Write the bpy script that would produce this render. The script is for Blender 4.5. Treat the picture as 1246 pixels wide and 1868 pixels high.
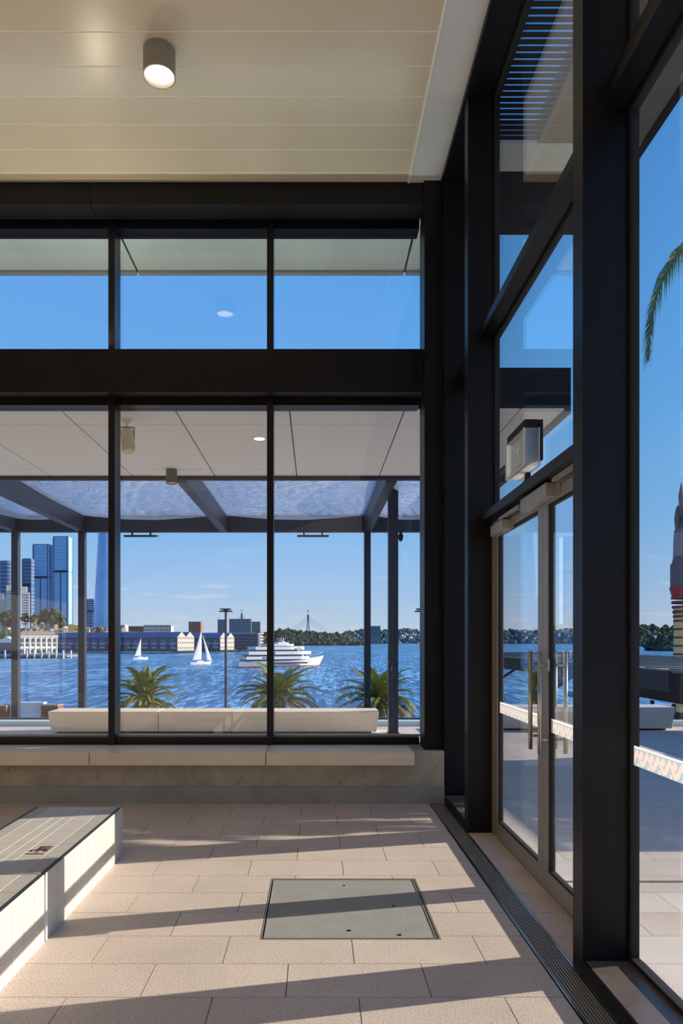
import bpy, bmesh, math, random
from mathutils import Vector, Matrix
random.seed(7)
for o in list(bpy.data.objects): bpy.data.objects.remove(o)
S = bpy.context.scene
C = S.collection
PI = math.pi

# ---------------------------------------------------------------- camera (shift lens, level)
H = 1.463                      # eye height above the floor
F, VX, VY = 1280.0, 575.0, 1170.0   # focal length and vanishing point in pixels of a 1246x1868 frame
cam = bpy.data.cameras.new('camera'); camo = bpy.data.objects.new('camera', cam); C.objects.link(camo)
cam.sensor_fit = 'VERTICAL'; cam.sensor_height = 36.0; cam.sensor_width = 24.0
cam.lens = F / 1868 * 36.0
cam.shift_x = (623 - VX) / 1868; cam.shift_y = (VY - 934) / 1868
cam.clip_start = 0.05; cam.clip_end = 20000
camo.location = (0, 0, H); camo.rotation_euler = (PI / 2, 0, 0)
S.camera = camo

# ---------------------------------------------------------------- view transform, sky, sun
S.view_settings.view_transform = 'Standard'; S.view_settings.look = 'None'
S.view_settings.gamma = 1.0; S.view_settings.use_curve_mapping = False
S.view_settings.exposure = 0.48

def lin(c):
    f = lambda v: v / 12.92 if v <= 0.04045 else ((v + 0.055) / 1.055) ** 2.4
    return tuple(f(v / 255.0) for v in c) + (1.0,)

W = bpy.data.worlds.new('sky'); S.world = W; W.use_nodes = True
nt = W.node_tree; nt.nodes.clear()
wo = nt.nodes.new('ShaderNodeOutputWorld'); bg = nt.nodes.new('ShaderNodeBackground')
tc = nt.nodes.new('ShaderNodeTexCoord'); sx = nt.nodes.new('ShaderNodeSeparateXYZ')
rp = nt.nodes.new('ShaderNodeValToRGB'); nt.links.new(tc.outputs['Generated'], sx.inputs[0])
mp = nt.nodes.new('ShaderNodeMapRange'); mp.inputs[1].default_value = -0.2; mp.inputs[2].default_value = 1.0
nt.links.new(sx.outputs['Z'], mp.inputs[0]); nt.links.new(mp.outputs[0], rp.inputs[0])
stops = [(-0.2, (120, 140, 160)), (-0.01, (196, 209, 222)), (0.02, (190, 208, 228)), (0.07, (166, 200, 236)), (0.16, (134, 188, 240)),
         (0.30, (106, 176, 240)), (0.47, (92, 162, 234)), (0.75, (66, 128, 210)), (1.0, (50, 104, 186))]
el = rp.color_ramp.elements
while len(el) > 1: el.remove(el[0])
el[0].position = (stops[0][0] + .2) / 1.2; el[0].color = lin(stops[0][1])
for z, c in stops[1:]:
    e = el.new((z + .2) / 1.2); e.color = lin(c)
# a few low clouds
mpp = nt.nodes.new('ShaderNodeMapping'); mpp.inputs['Scale'].default_value = (5, 5, 34)
nz = nt.nodes.new('ShaderNodeTexNoise'); nz.inputs['Scale'].default_value = 2.2; nz.inputs['Detail'].default_value = 6
nt.links.new(tc.outputs['Generated'], mpp.inputs[0]); nt.links.new(mpp.outputs[0], nz.inputs[0])
cr = nt.nodes.new('ShaderNodeMapRange'); cr.inputs[1].default_value = .60; cr.inputs[2].default_value = .9
nt.links.new(nz.outputs[0], cr.inputs[0])
band = nt.nodes.new('ShaderNodeMapRange'); band.inputs[1].default_value = .15; band.inputs[2].default_value = .07
nt.links.new(sx.outputs['Z'], band.inputs[0])
mul = nt.nodes.new('ShaderNodeMath'); mul.operation = 'MULTIPLY'
nt.links.new(cr.outputs[0], mul.inputs[0]); nt.links.new(band.outputs[0], mul.inputs[1])
mxc = nt.nodes.new('ShaderNodeMix'); mxc.data_type = 'RGBA'
nt.links.new(mul.outputs[0], mxc.inputs[0]); nt.links.new(rp.outputs[0], mxc.inputs[6]); mxc.inputs[7].default_value = lin((232, 226, 226))
nt.links.new(mxc.outputs[2], bg.inputs[0]); bg.inputs[1].default_value = 0.75
nt.links.new(bg.outputs[0], wo.inputs[0])

SUN_EL = math.radians(17.6); SUN_AZ = math.radians(12.4)     # azimuth from +X towards +Y
sun = bpy.data.lights.new('sun', 'SUN'); sun.energy = 5.6; sun.color = (1.0, .89, .76); sun.angle = math.radians(.35)
suno = bpy.data.objects.new('sun', sun); C.objects.link(suno)
sd = Vector((math.cos(SUN_EL) * math.cos(SUN_AZ), math.cos(SUN_EL) * math.sin(SUN_AZ), math.sin(SUN_EL)))
suno.rotation_euler = sd.to_track_quat('Z', 'Y').to_euler(); suno.location = (30, 8, 20)

# ---------------------------------------------------------------- helpers
def P(px, py, Y):
    """world point at depth Y that the photograph shows at (px, py)"""
    return Vector(((px - VX) / F * Y, Y, H - (py - VY) / F * Y))

class MB:
    def __init__(s): s.v = []; s.f = []; s.sm = False
    def add(s, vs, fs):
        n = len(s.v); s.v += [tuple(v) for v in vs]; s.f += [tuple(i + n for i in f) for f in fs]; return s
    def box(s, x0, x1, y0, y1, z0, z1):
        return s.add([(x0,y0,z0),(x1,y0,z0),(x1,y1,z0),(x0,y1,z0),(x0,y0,z1),(x1,y0,z1),(x1,y1,z1),(x0,y1,z1)],
                     [(0,3,2,1),(4,5,6,7),(0,1,5,4),(1,2,6,5),(2,3,7,6),(3,0,4,7)])
    def hexa(s, a, b):
        """a, b: four bottom and four top corners"""
        return s.add(list(a) + list(b), [(0,3,2,1),(4,5,6,7),(0,1,5,4),(1,2,6,5),(2,3,7,6),(3,0,4,7)])
    def prism(s, poly, axis, a, b):
        """poly of 2-D points extruded along axis from a to b"""
        def pt(p, t):
            return {'x': (t, p[0], p[1]), 'y': (p[0], t, p[1]), 'z': (p[0], p[1], t)}[axis]
        n = len(poly)
        vs = [pt(p, a) for p in poly] + [pt(p, b) for p in poly]
        fs = [tuple(range(n)), tuple(range(2*n-1, n-1, -1))] + [(i, i+n, (i+1) % n + n, (i+1) % n) for i in range(n)]
        return s.add(vs, fs)
    def tube(s, p0, p1, r0, r1=None, n=12, caps=True):
        r1 = r0 if r1 is None else r1
        p0 = Vector(p0); p1 = Vector(p1); d = (p1 - p0).normalized()
        u = d.orthogonal().normalized(); w = d.cross(u)
        vs = []
        for p, r in ((p0, r0), (p1, r1)):
            for i in range(n):
                a = 2*PI*i/n; vs.append(p + u*math.cos(a)*r + w*math.sin(a)*r)
        fs = [(i, (i+1) % n, (i+1) % n + n, i+n) for i in range(n)]
        if caps: fs += [tuple(range(n-1, -1, -1)), tuple(range(n, 2*n))]
        return s.add(vs, fs)
    def path(s, pts, r, n=8):
        for a, b in zip(pts[:-1], pts[1:]): s.tube(a, b, r, n=n)
        return s
    def lathe(s, prof, n=24, c=(0, 0, 0), caps=True, closed=False):
        m = len(prof); vs = []
        for r, z in prof:
            for i in range(n):
                a = 2*PI*i/n; vs.append((c[0]+r*math.cos(a), c[1]+r*math.sin(a), c[2]+z))
        fs = []
        for j in range(m-1):
            for i in range(n):
                fs.append((j*n+i, j*n+(i+1) % n, (j+1)*n+(i+1) % n, (j+1)*n+i))
        if closed: fs += [((m-1)*n+i, (m-1)*n+(i+1) % n, (i+1) % n, i) for i in range(n)]
        elif caps: fs += [tuple(range(n-1, -1, -1)), tuple((m-1)*n+i for i in range(n))]
        return s.add(vs, fs)
    def mesh(s, name, mat):
        me = bpy.data.meshes.new(name); me.from_pydata(s.v, [], s.f); me.update()
        bm = bmesh.new(); bm.from_mesh(me); bmesh.ops.recalc_face_normals(bm, faces=bm.faces); bm.to_mesh(me); bm.free()
        if s.sm:
            for p in me.polygons: p.use_smooth = True
        if mat: me.materials.append(mat)
        return me
    def build(s, name, mat, parent=None, loc=None, rot=None, bevel=0):
        return put(name, s.mesh(name, mat), parent, loc, rot, bevel)

def put(name, me, parent=None, loc=None, rot=None, bevel=0):
    o = bpy.data.objects.new(name, me); C.objects.link(o)
    if parent: o.parent = parent
    if loc is not None: o.location = loc
    if rot is not None: o.rotation_euler = rot
    if bevel:
        m = o.modifiers.new('bevel', 'BEVEL'); m.width = bevel; m.segments = 2; m.limit_method = 'ANGLE'
    return o
def tag(o, label=None, cat=None, group=None, kind=None):
    if label: o['label'] = label
    if cat: o['category'] = cat
    if group: o['group'] = group
    if kind: o['kind'] = kind
    return o
def T(name, label, cat, loc=(0, 0, 0), rz=0, group=None, kind=None):
    o = bpy.data.objects.new(name, None); C.objects.link(o); o.location = loc; o.rotation_euler = (0, 0, rz)
    o.empty_display_size = .1
    return tag(o, label, cat, group, kind)
def B(x0, x1, y0, y1, z0, z1): return MB().box(x0, x1, y0, y1, z0, z1)

# ---------------------------------------------------------------- materials
MATS = {}
def mat(name, rgb, rough=.5, metal=0, spec=.5, var=0, vscale=6, bump=0, bscale=40, speck=None, emit=None, coat=0, objrand=0, stretch=None, bdist=.01):
    m = bpy.data.materials.new(name); m.use_nodes = True; n = m.node_tree.nodes; L = m.node_tree.links
    b = n['Principled BSDF']; c = lin(rgb)
    b.inputs['Base Color'].default_value = c; b.inputs['Roughness'].default_value = rough
    b.inputs['Metallic'].default_value = metal; b.inputs['Specular IOR Level'].default_value = spec
    b.inputs['Coat Weight'].default_value = coat
    pos = n.new('ShaderNodeNewGeometry').outputs['Position']
    if stretch:
        mp = n.new('ShaderNodeMapping'); mp.inputs['Scale'].default_value = stretch
        L.new(pos, mp.inputs[0]); pos = mp.outputs[0]
    col = None
    if var:
        t = n.new('ShaderNodeTexNoise'); t.inputs['Scale'].default_value = vscale; t.inputs['Detail'].default_value = 5
        L.new(pos, t.inputs[0])
        r = n.new('ShaderNodeValToRGB'); r.color_ramp.elements[0].position = .3; r.color_ramp.elements[1].position = .7
        r.color_ramp.elements[0].color = tuple(x*(1-var) for x in c[:3]) + (1,)
        r.color_ramp.elements[1].color = tuple(min(1, x*(1+var)) for x in c[:3]) + (1,)
        L.new(t.outputs[0], r.inputs[0]); col = r.outputs[0]
    if speck:
        rgb2, sc, lo, hi, amt = speck
        t = n.new('ShaderNodeTexNoise'); t.inputs['Scale'].default_value = sc; t.inputs['Detail'].default_value = 2
        L.new(pos, t.inputs[0])
        r = n.new('ShaderNodeMapRange'); r.inputs[1].default_value = lo; r.inputs[2].default_value = hi; r.inputs[4].default_value = amt
        L.new(t.outputs[0], r.inputs[0])
        x = n.new('ShaderNodeMix'); x.data_type = 'RGBA'; L.new(r.outputs[0], x.inputs[0])
        if col: L.new(col, x.inputs[6])
        else: x.inputs[6].default_value = c
        x.inputs[7].default_value = lin(rgb2); col = x.outputs[2]
    if objrand:
        oi = n.new('ShaderNodeObjectInfo'); r = n.new('ShaderNodeMapRange')
        r.inputs[3].default_value = 1-objrand; r.inputs[4].default_value = 1+objrand
        L.new(oi.outputs['Random'], r.inputs[0])
        h = n.new('ShaderNodeHueSaturation'); L.new(r.outputs[0], h.inputs['Value'])
        if col: L.new(col, h.inputs['Color'])
        else: h.inputs['Color'].default_value = c
        col = h.outputs[0]
    if col: L.new(col, b.inputs['Base Color'])
    if bump:
        t = n.new('ShaderNodeTexNoise'); t.inputs['Scale'].default_value = bscale; t.inputs['Detail'].default_value = 4
        L.new(pos, t.inputs[0])
        bp = n.new('ShaderNodeBump'); bp.inputs['Strength'].default_value = bump; bp.inputs['Distance'].default_value = bdist
        L.new(t.outputs[0], bp.inputs['Height']); L.new(bp.outputs[0], b.inputs['Normal'])
    if emit:
        b.inputs['Emission Color'].default_value = lin(emit[0]); b.inputs['Emission Strength'].default_value = emit[1]
    MATS[name] = m
    return m

def glass_mat(name, tint=(1, 1, 1), f0=.04, rough=0.0):
    """thin architectural pane: Schlick reflection over straight transmission"""
    m = bpy.data.materials.new(name); m.use_nodes = True; n = m.node_tree.nodes; L = m.node_tree.links; n.clear()
    out = n.new('ShaderNodeOutputMaterial'); mx = n.new('ShaderNodeMixShader')
    tr = n.new('ShaderNodeBsdfTransparent'); tr.inputs[0].default_value = tint + (1,)
    gl = n.new('ShaderNodeBsdfGlossy'); gl.inputs['Roughness'].default_value = rough; gl.inputs[0].default_value = (1, 1, 1, 1)
    lw = n.new('ShaderNodeLayerWeight'); lw.inputs[0].default_value = .5
    pw = n.new('ShaderNodeMath'); pw.operation = 'POWER'; pw.inputs[1].default_value = 5; L.new(lw.outputs['Facing'], pw.inputs[0])
    mr = n.new('ShaderNodeMapRange'); mr.inputs[3].default_value = f0; mr.inputs[4].default_value = 1.0
    L.new(pw.outputs[0], mr.inputs[0]); L.new(mr.outputs[0], mx.inputs[0])
    L.new(tr.outputs[0], mx.inputs[1]); L.new(gl.outputs[0], mx.inputs[2]); L.new(mx.outputs[0], out.inputs[0])
    return m

GLASS = glass_mat('window glass', (.97, .985, .99))
GLASS_FAR = glass_mat('acrylic', (.93, .96, .96), .06, .05)
DARK = mat('dark charcoal powder coat', (17, 16, 20), .42, 0, .28, var=.08, vscale=3)
DARK2 = mat('dark powder coat frame', (15, 15, 20), .36, 0, .35)
BLACKR = mat('black rubber', (16, 16, 18), .7)
GRANITE = mat('granite paver', (224, 207, 192), .6, 0, .35, var=.07, vscale=2.2, speck=((118, 98, 84), 170, .53, .68, .85), bump=.25, bscale=300, bdist=.002, objrand=.045)
GRANITE_OUT = mat('terrace paver', (226, 214, 200), .6, 0, .35, var=.07, vscale=2, speck=((140, 126, 112), 200, .55, .7, .5), bump=.2, bscale=250, bdist=.002, objrand=.05)
GROUT = mat('paver joint', (92, 84, 76), .9, var=.2, vscale=30)
CONCRETE = mat('raw concrete', (180, 168, 148), .8, 0, .2, var=.18, vscale=5, speck=((70, 64, 56), 55, .66, .72, .7), bump=.35, bscale=60, bdist=.004)
SKIRT = mat('grey concrete skirting', (158, 156, 150), .7, 0, .3, var=.12, vscale=4, bump=.2, bscale=50, bdist=.003)
STONE = mat('honed seat slab', (240, 220, 192), .38, 0, .5, var=.05, vscale=8, bump=.08, bscale=150, bdist=.001)
COVER = mat('access cover infill', (170, 168, 160), .75, 0, .3, var=.07, vscale=6, speck=((128, 126, 120), 320, .5, .62, .6), bump=.5, bscale=260, bdist=.003)
STEEL = mat('brushed stainless', (190, 182, 170), .28, 1.0, var=.04, vscale=60, stretch=(1, 1, .05))
ALU = mat('anodised aluminium', (160, 156, 150), .42, .35, .5, var=.04, vscale=20)
ALU2 = mat('silver painted metal', (172, 168, 160), .4, .4, .5)
CEIL = mat('ceiling plank paint', (226, 212, 186), .27, 0, .5, var=.02, vscale=2)
CEILJ = mat('ceiling joint trim', (252, 248, 236), .5)
CEILB = mat('ceiling border panel', (224, 224, 222), .5, 0, .4)
WALLP = mat('plaster', (170, 162, 150), .8, var=.04)
TILE = mat('glazed bench tile', (206, 197, 184), .45, 0, .4, objrand=.025)
TILEG = mat('ribbed grip tile', (204, 197, 186), .55, 0, .3, speck=((156, 152, 146), 420, .5, .54, .7), bump=.3, bscale=420, bdist=.002, objrand=.02)
TILEB = mat('black edge tile', (60, 54, 52), .5, 0, .4, speck=((150, 140, 130), 160, .62, .7, .6), objrand=.1)
GROUTW = mat('white grout', (240, 237, 230), .8)
INK = mat('dark red lettering', (92, 30, 26), .5)
WHITEP = mat('white paint', (226, 224, 220), .45)
CREAM = mat('cream precast bench', (248, 226, 196), .6, 0, .35, var=.05, vscale=3, bump=.1, bscale=80, bdist=.002)
GREYB = mat('grey precast bench', (226, 218, 210), .6, 0, .35, var=.05, vscale=3)
SOFF = mat('white soffit panel', (240, 236, 230), .55, 0, .35, var=.015)
SOFFG = mat('grey green eave soffit', (206, 210, 202), .5, 0, .35, var=.05, vscale=3, stretch=(1, .2, 1))
NAVY = mat('blue grey steel', (46, 50, 66), .4, 0, .4, var=.05)
LAMPB = mat('grey lamp body', (150, 146, 138), .4, .2)
LAMPD = mat('dark grey lamp body', (96, 96, 94), .45, .2)
GLOWL = mat('lit lamp lens', (255, 245, 225), .3, emit=((255, 238, 205), 3.0))
GLOWS = mat('small lit lens', (255, 245, 225), .3, emit=((255, 244, 220), 1.2))
# ================================================================ ROOM SHELL
def cells_mesh(rects, holes, z0, z1):
    """plan rectangle(s) minus rectangular holes as one slab"""
    mb = MB()
    for (x0, x1, y0, y1) in rects:
        xs = sorted({x0, x1} | {c for h in holes for c in h[:2] if x0 < c < x1})
        ys = sorted({y0, y1} | {c for h in holes for c in h[2:] if y0 < c < y1})
        nx, ny = len(xs)-1, len(ys)-1
        on = lambda i, j: 0 <= i < nx and 0 <= j < ny and not any(
            h[0] < (xs[i]+xs[i+1])/2 < h[1] and h[2] < (ys[j]+ys[j+1])/2 < h[3] for h in holes)
        for i in range(nx):
            for j in range(ny):
                if not on(i, j): continue
                a, b, c, d = xs[i], xs[i+1], ys[j], ys[j+1]
                mb.add([(a,c,z1),(b,c,z1),(b,d,z1),(a,d,z1)], [(0,1,2,3)])
                if not on(i-1, j): mb.add([(a,c,z0),(a,d,z0),(a,d,z1),(a,c,z1)], [(0,3,2,1)])
                if not on(i+1, j): mb.add([(b,c,z0),(b,d,z0),(b,d,z1),(b,c,z1)], [(0,1,2,3)])
                if not on(i, j-1): mb.add([(a,c,z0),(b,c,z0),(b,c,z1),(a,c,z1)], [(0,1,2,3)])
                if not on(i, j+1): mb.add([(a,d,z0),(b,d,z0),(b,d,z1),(a,d,z1)], [(0,3,2,1)])
    return mb
def tile_rects(x0, x1, y0, y1, tl=.6, tw=.3, ybase=2.885, off0=-.1215, off1=.1785, gap=.004):
    k = math.floor((y0 - ybase) / tw + 1e-6)
    while ybase + k*tw < y1 - .012:
        a = max(y0, ybase + k*tw + gap/2); b = min(y1, ybase + (k+1)*tw - gap/2)
        off = off0 if k % 2 == 0 else off1
        i = math.floor((x0 - off) / tl + 1e-6)
        while off + i*tl < x1 - .012:
            c = max(x0, off + i*tl + gap/2); d = min(x1, off + (i+1)*tl - gap/2)
            if d - c > .012 and b - a > .012: yield (c, d, a, b)
            i += 1
        k += 1
SHARE = {}
def lay(parent, name, m, area, show, holes=(), z0=-.02, z1=0.0):
    """pavers inside area: those with show(x,y) become objects, the rest one joined part"""
    rest = []
    for r in tile_rects(*area):
        cx, cy = (r[0]+r[1])/2, (r[2]+r[3])/2
        cut = [h for h in holes if r[0] < h[1] and r[1] > h[0] and r[2] < h[3] and r[3] > h[2]]
        if any(h[0] <= r[0] and r[1] <= h[1] and h[2] <= r[2] and r[3] <= h[3] for h in cut): continue
        if not show(cx, cy): rest.append(r); continue
        if cut:
            cells_mesh([r], cut, z0, z1).build(name, m, parent); continue
        w, d = (r[1]-r[0])/2, (r[3]-r[2])/2
        key = (name, round(w, 4), round(d, 4))
        if key not in SHARE: SHARE[key] = B(-w, w, -d, d, z0, z1).mesh(name, m)
        put(name, SHARE[key], parent, (cx, cy, 0))
    if rest:
        o = cells_mesh(rest, list(holes), z0, z1).build('paving', m, parent); o['kind'] = 'stuff'

XD0, XD1 = 1.033, 1.166          # drain channel
XG = 1.385                       # right glazing plane
YB = 6.337                       # face of the concrete plinth
XL, YR = -7.0, -6.0              # far ends of the room
ZC = 5.686
MH = (-.272, .618, 3.44, 4.33)   # access cover opening

floor = tag(cells_mesh([(XL, XD0-.002, YR, YB+.05)], [MH], -.12, -.006).build('floor', GROUT), 'beige granite paver floor of the room', 'floor', kind='structure')
lay(floor, 'paver', GRANITE, (XL, XD0-.008, YR, YB), lambda x, y: x > -3.3 and y > 2.1, [MH])
B(XD0-.002, 1.40, YR, 6.9, -.12, -.062).build('channel_bed', BLACKR, floor)
B(XD1+.002, XG+.03, 3.18, 5.36, -.062, -.006).build('threshold_bed', GROUT, floor)
k = 0
while 3.185 + .3*k < 5.36:
    a = 3.185 + .3*k
    B(XD1+.004, 1.352, a+.002, min(a+.298, 5.36), -.02, 0).build('threshold_paver', GRANITE, floor); k += 1

# concrete plinth under the back window
wb = tag(MB().box(XL, 1.165, YB, 6.68, 0, .36).box(.885, 1.165, YB, 6.68, .36, .472).box(XL, 1.165, 6.68, 6.92, 0, .472)
         .build('wall_back', CONCRETE), 'raw concrete plinth wall under the harbour window', 'wall', kind='structure')
B(XL, 1.166, YB-.012, YB, 0, .156).build('skirting', SKIRT, wb)
wl = tag(B(XL-.2, XL, YR-.2, 6.92, 0, 6.0).build('wall_left', WALLP), 'plain plaster wall at the far left of the room', 'wall', kind='structure')
wr = tag(B(XL, 2.0, YR-.2, YR, 0, 6.0).build('wall_rear', WALLP), 'plain plaster wall at the rear of the room', 'wall', kind='structure')

# ceiling: planks across, trim, grey border
ce = tag(B(XL, 1.40, YR, 6.9, ZC+.002, ZC+.3).build('ceiling', CEILJ), 'beige plank ceiling with grey border panel', 'ceiling', kind='structure')
pm = None
XP = .846
pitch = .2925; yj = 4.9725*1.0
# joints measured off the photograph fall on this pitch
y0 = F*(ZC-H)*.8993e-3
kk = -36
plank = B(-(XP-XL)/2, (XP-XL)/2, -.1405, .1405, 0, .012).mesh('ceiling_plank', CEIL)
while True:
    a = y0 + pitch*kk
    if a + pitch > 6.45:
        if 6.45-a > .03: B(XL, XP, a+.006, 6.45, ZC, ZC+.012).build('ceiling_plank', CEIL, ce)
        break
    if a > YR: put('ceiling_plank', plank, ce, ((XL+XP)/2, a+pitch/2, ZC))
    kk += 1
B(XP+.003, XP+.022, YR, 6.45, ZC-.012, ZC+.02).build('trim_strip', CEILJ, ce)
for a, b in ((YR, 1.2), (1.203, 6.45)):
    B(XP+.024, 1.148, a, b, ZC-.006, ZC+.02).build('border_panel', CEILB, ce)

# header box over the clerestory (panels with an open joint)
hd = T('trim_1', 'black boxed header panels between ceiling and clerestory', 'header', kind='structure')
for a, b in ((XL, -2.072), (-2.066, 1.0)):
    B(a, b, 6.45, 6.68, 5.482, ZC+.02).build('header_panel', DARK, hd)
# beam between clerestory and lower window
bm_ = T('trim_2', 'black horizontal beam between upper and lower harbour windows', 'beam', kind='structure')
B(XL, 1.0, 6.565, 6.92, 3.968, 4.199).build('upper_panel', DARK, bm_)
B(XL, 1.0, 6.55, 6.92, 3.792, 3.965).build('lower_panel', DARK, bm_)
B(XL, 1.0, 6.542, 6.56, 3.785, 3.80).build('drip_lip', DARK, bm_)

# windows of the back wall
def back_window(name, label, z0, z1, fb, ft, gz):
    w = T(name, label, 'window', (0, 0, 0), kind='structure')
    B(XL, 1.0, 6.735, 6.91, z0, z0+fb).build('sill_frame', DARK2, w)
    B(XL, 1.0, 6.735, 6.91, z1-ft, z1).build('head_frame', DARK2, w)
    xs = [-1.945 - 1.515*2, -1.945 - 1.515, -1.945, -.43]
    for x in xs:
        B(x-.031, x+.031, 6.70, 6.835, z0, z1).build('mullion', DARK2, w)
        B(x-.022, x+.022, 6.865, 6.93, z0, z1).build('mullion_cap', DARK2, w)
    B(1.03, 1.075, 6.79, 6.91, z0, z1).build('jamb', DARK2, w)
    ed = [XL] + xs + [1.03]
    for a, b in zip(ed[:-1], ed[1:]):
        B(a+.0, b-.0, 6.845, 6.857, z0+fb, z1-ft).build('pane', GLASS, w)
    B(1.022, 1.03, 6.66, 6.80, z0, z1).build('corner_pane', GLASS, w)
    if gz: 
        B(XL, 1.03, 6.80, 6.84, z0+fb, z0+fb+.02).build('glazing_bead', ALU2, w)
    return w
back_window('window_1', 'tall harbour view window with dark mullions above the stone bench', .472, 3.79, .07, .06, True)
back_window('window_2', 'high clerestory window showing only sky and eave', 4.199, 5.55, .012, .125, False)
# corner post
cp = T('trim_3', 'black corner post right of the harbour window', 'post', kind='structure')
B(1.0, 1.164, 6.42, 6.66, .472, 3.252).build('lower_casing', DARK, cp)
B(1.0, 1.164, 6.42, 6.66, 3.256, ZC+.02).build('upper_casing', DARK, cp)
B(1.08, 1.164, 6.66, 6.92, .472, ZC+.02).build('rear_casing', DARK, cp) if False else None

# steel fins of the right glazed wall
FT = .12
fins = [(6.34, 'black steel fin in the corner behind the drain end'), (5.36, 'black steel fin at the far side of the glass doors'),
        (3.06, 'wide black steel fin at the near side of the glass doors'), (.76, 'black steel fin beside the camera'), (-1.54, 'black steel fin behind the camera'), (-3.84, 'rearmost black steel fin of the glazed wall')]
for i, (y, lb) in enumerate(fins):
    t = T('trim_%d' % (4+i), lb, 'fin', (0, 0, 0), kind='structure')
    zb = 0 if i in (1, 2) else .07
    B(1.167, 1.37, y, y+FT, zb, ZC-.03).build('fin', DARK, t, bevel=.003)
    B(1.37, 1.41, y+.01, y+FT-.01, zb, ZC-.03).build('glazing_cap', BLACKR, t)
hb = tag(B(1.15, 1.41, YR, 6.9, ZC-.05, ZC+.02).build('trim_10', DARK), 'black head channel along the top of the glazed wall', 'trim', kind='structure')

KERB = mat('dark stone kerb', (112, 102, 96), .35, 0, .5, speck=((150, 140, 134), 120, .63, .7, .7), var=.25, vscale=7)
def kerb(n, y0, y1, lb):
    k = T(n, lb, 'kerb', kind='structure')
    B(XD1+.002, 1.178, y0, y1, -.06, .07).build('kerb_face', DARK, k)
    B(1.178, 1.43, y0, y1, -.06, .069).build('kerb_stone', KERB, k)
kerb('trim_11', -.5, 3.06, 'low dark stone kerb under the near glass pane')
kerb('trim_12', 5.48, 6.34, 'low dark kerb under the narrow corner pane')
kerb('trim_13', YR, -.5, 'dark stone kerb behind the camera')

def side_bay(name, label, y0, y1, levels, zt=ZC-.05, z0=.07, thick=None):
    w = T(name, label, 'window', kind='structure')
    zz = [z0] + [c for l in levels for c in l] + [zt]
    for a, b in zip(zz[0::2], zz[1::2]):
        B(1.379, 1.391, y0+.01, y1-.01, a+.012, b-.012).build('pane', GLASS, w)
        m = MB().box(1.366, 1.404, y0, y1, a, a+.022).box(1.366, 1.404, y0, y1, b-.022, b).box(1.366, 1.404, y0, y0+.022, a+.022, b-.022).box(1.366, 1.404, y1-.022, y1, a+.022, b-.022)
        m.build('glazing_frame', BLACKR, w)
    for a, b in levels:
        if thick and a > 3:
            MB().prism([(1.257, a), (1.404, a), (1.404, b), (1.292, b)], 'y', y0, y1).build('transom', DARK, w)
        else:
            B(1.257, 1.404, y0, y1, a, b).build('transom', DARK, w)
    return w
side_bay('window_3', 'near full height glass pane at the right edge', .88, 3.06, [(3.79, 3.945)], thick=True)
side_bay('window_4', 'narrow corner glass pane between two black fins', 5.48, 6.34, [(3.785, 3.85)])
side_bay('window_5', 'glazing stacked above the double doors', 3.18, 5.36, [(3.785, 3.85)], z0=2.425)
side_bay('window_6', 'glass bay behind the camera', -1.42, .76, [(3.79, 3.945)], thick=True)
side_bay('window_7', 'rear glass bay of the glazed wall', -3.72, -1.54, [(3.79, 3.945)], thick=True)

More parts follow.
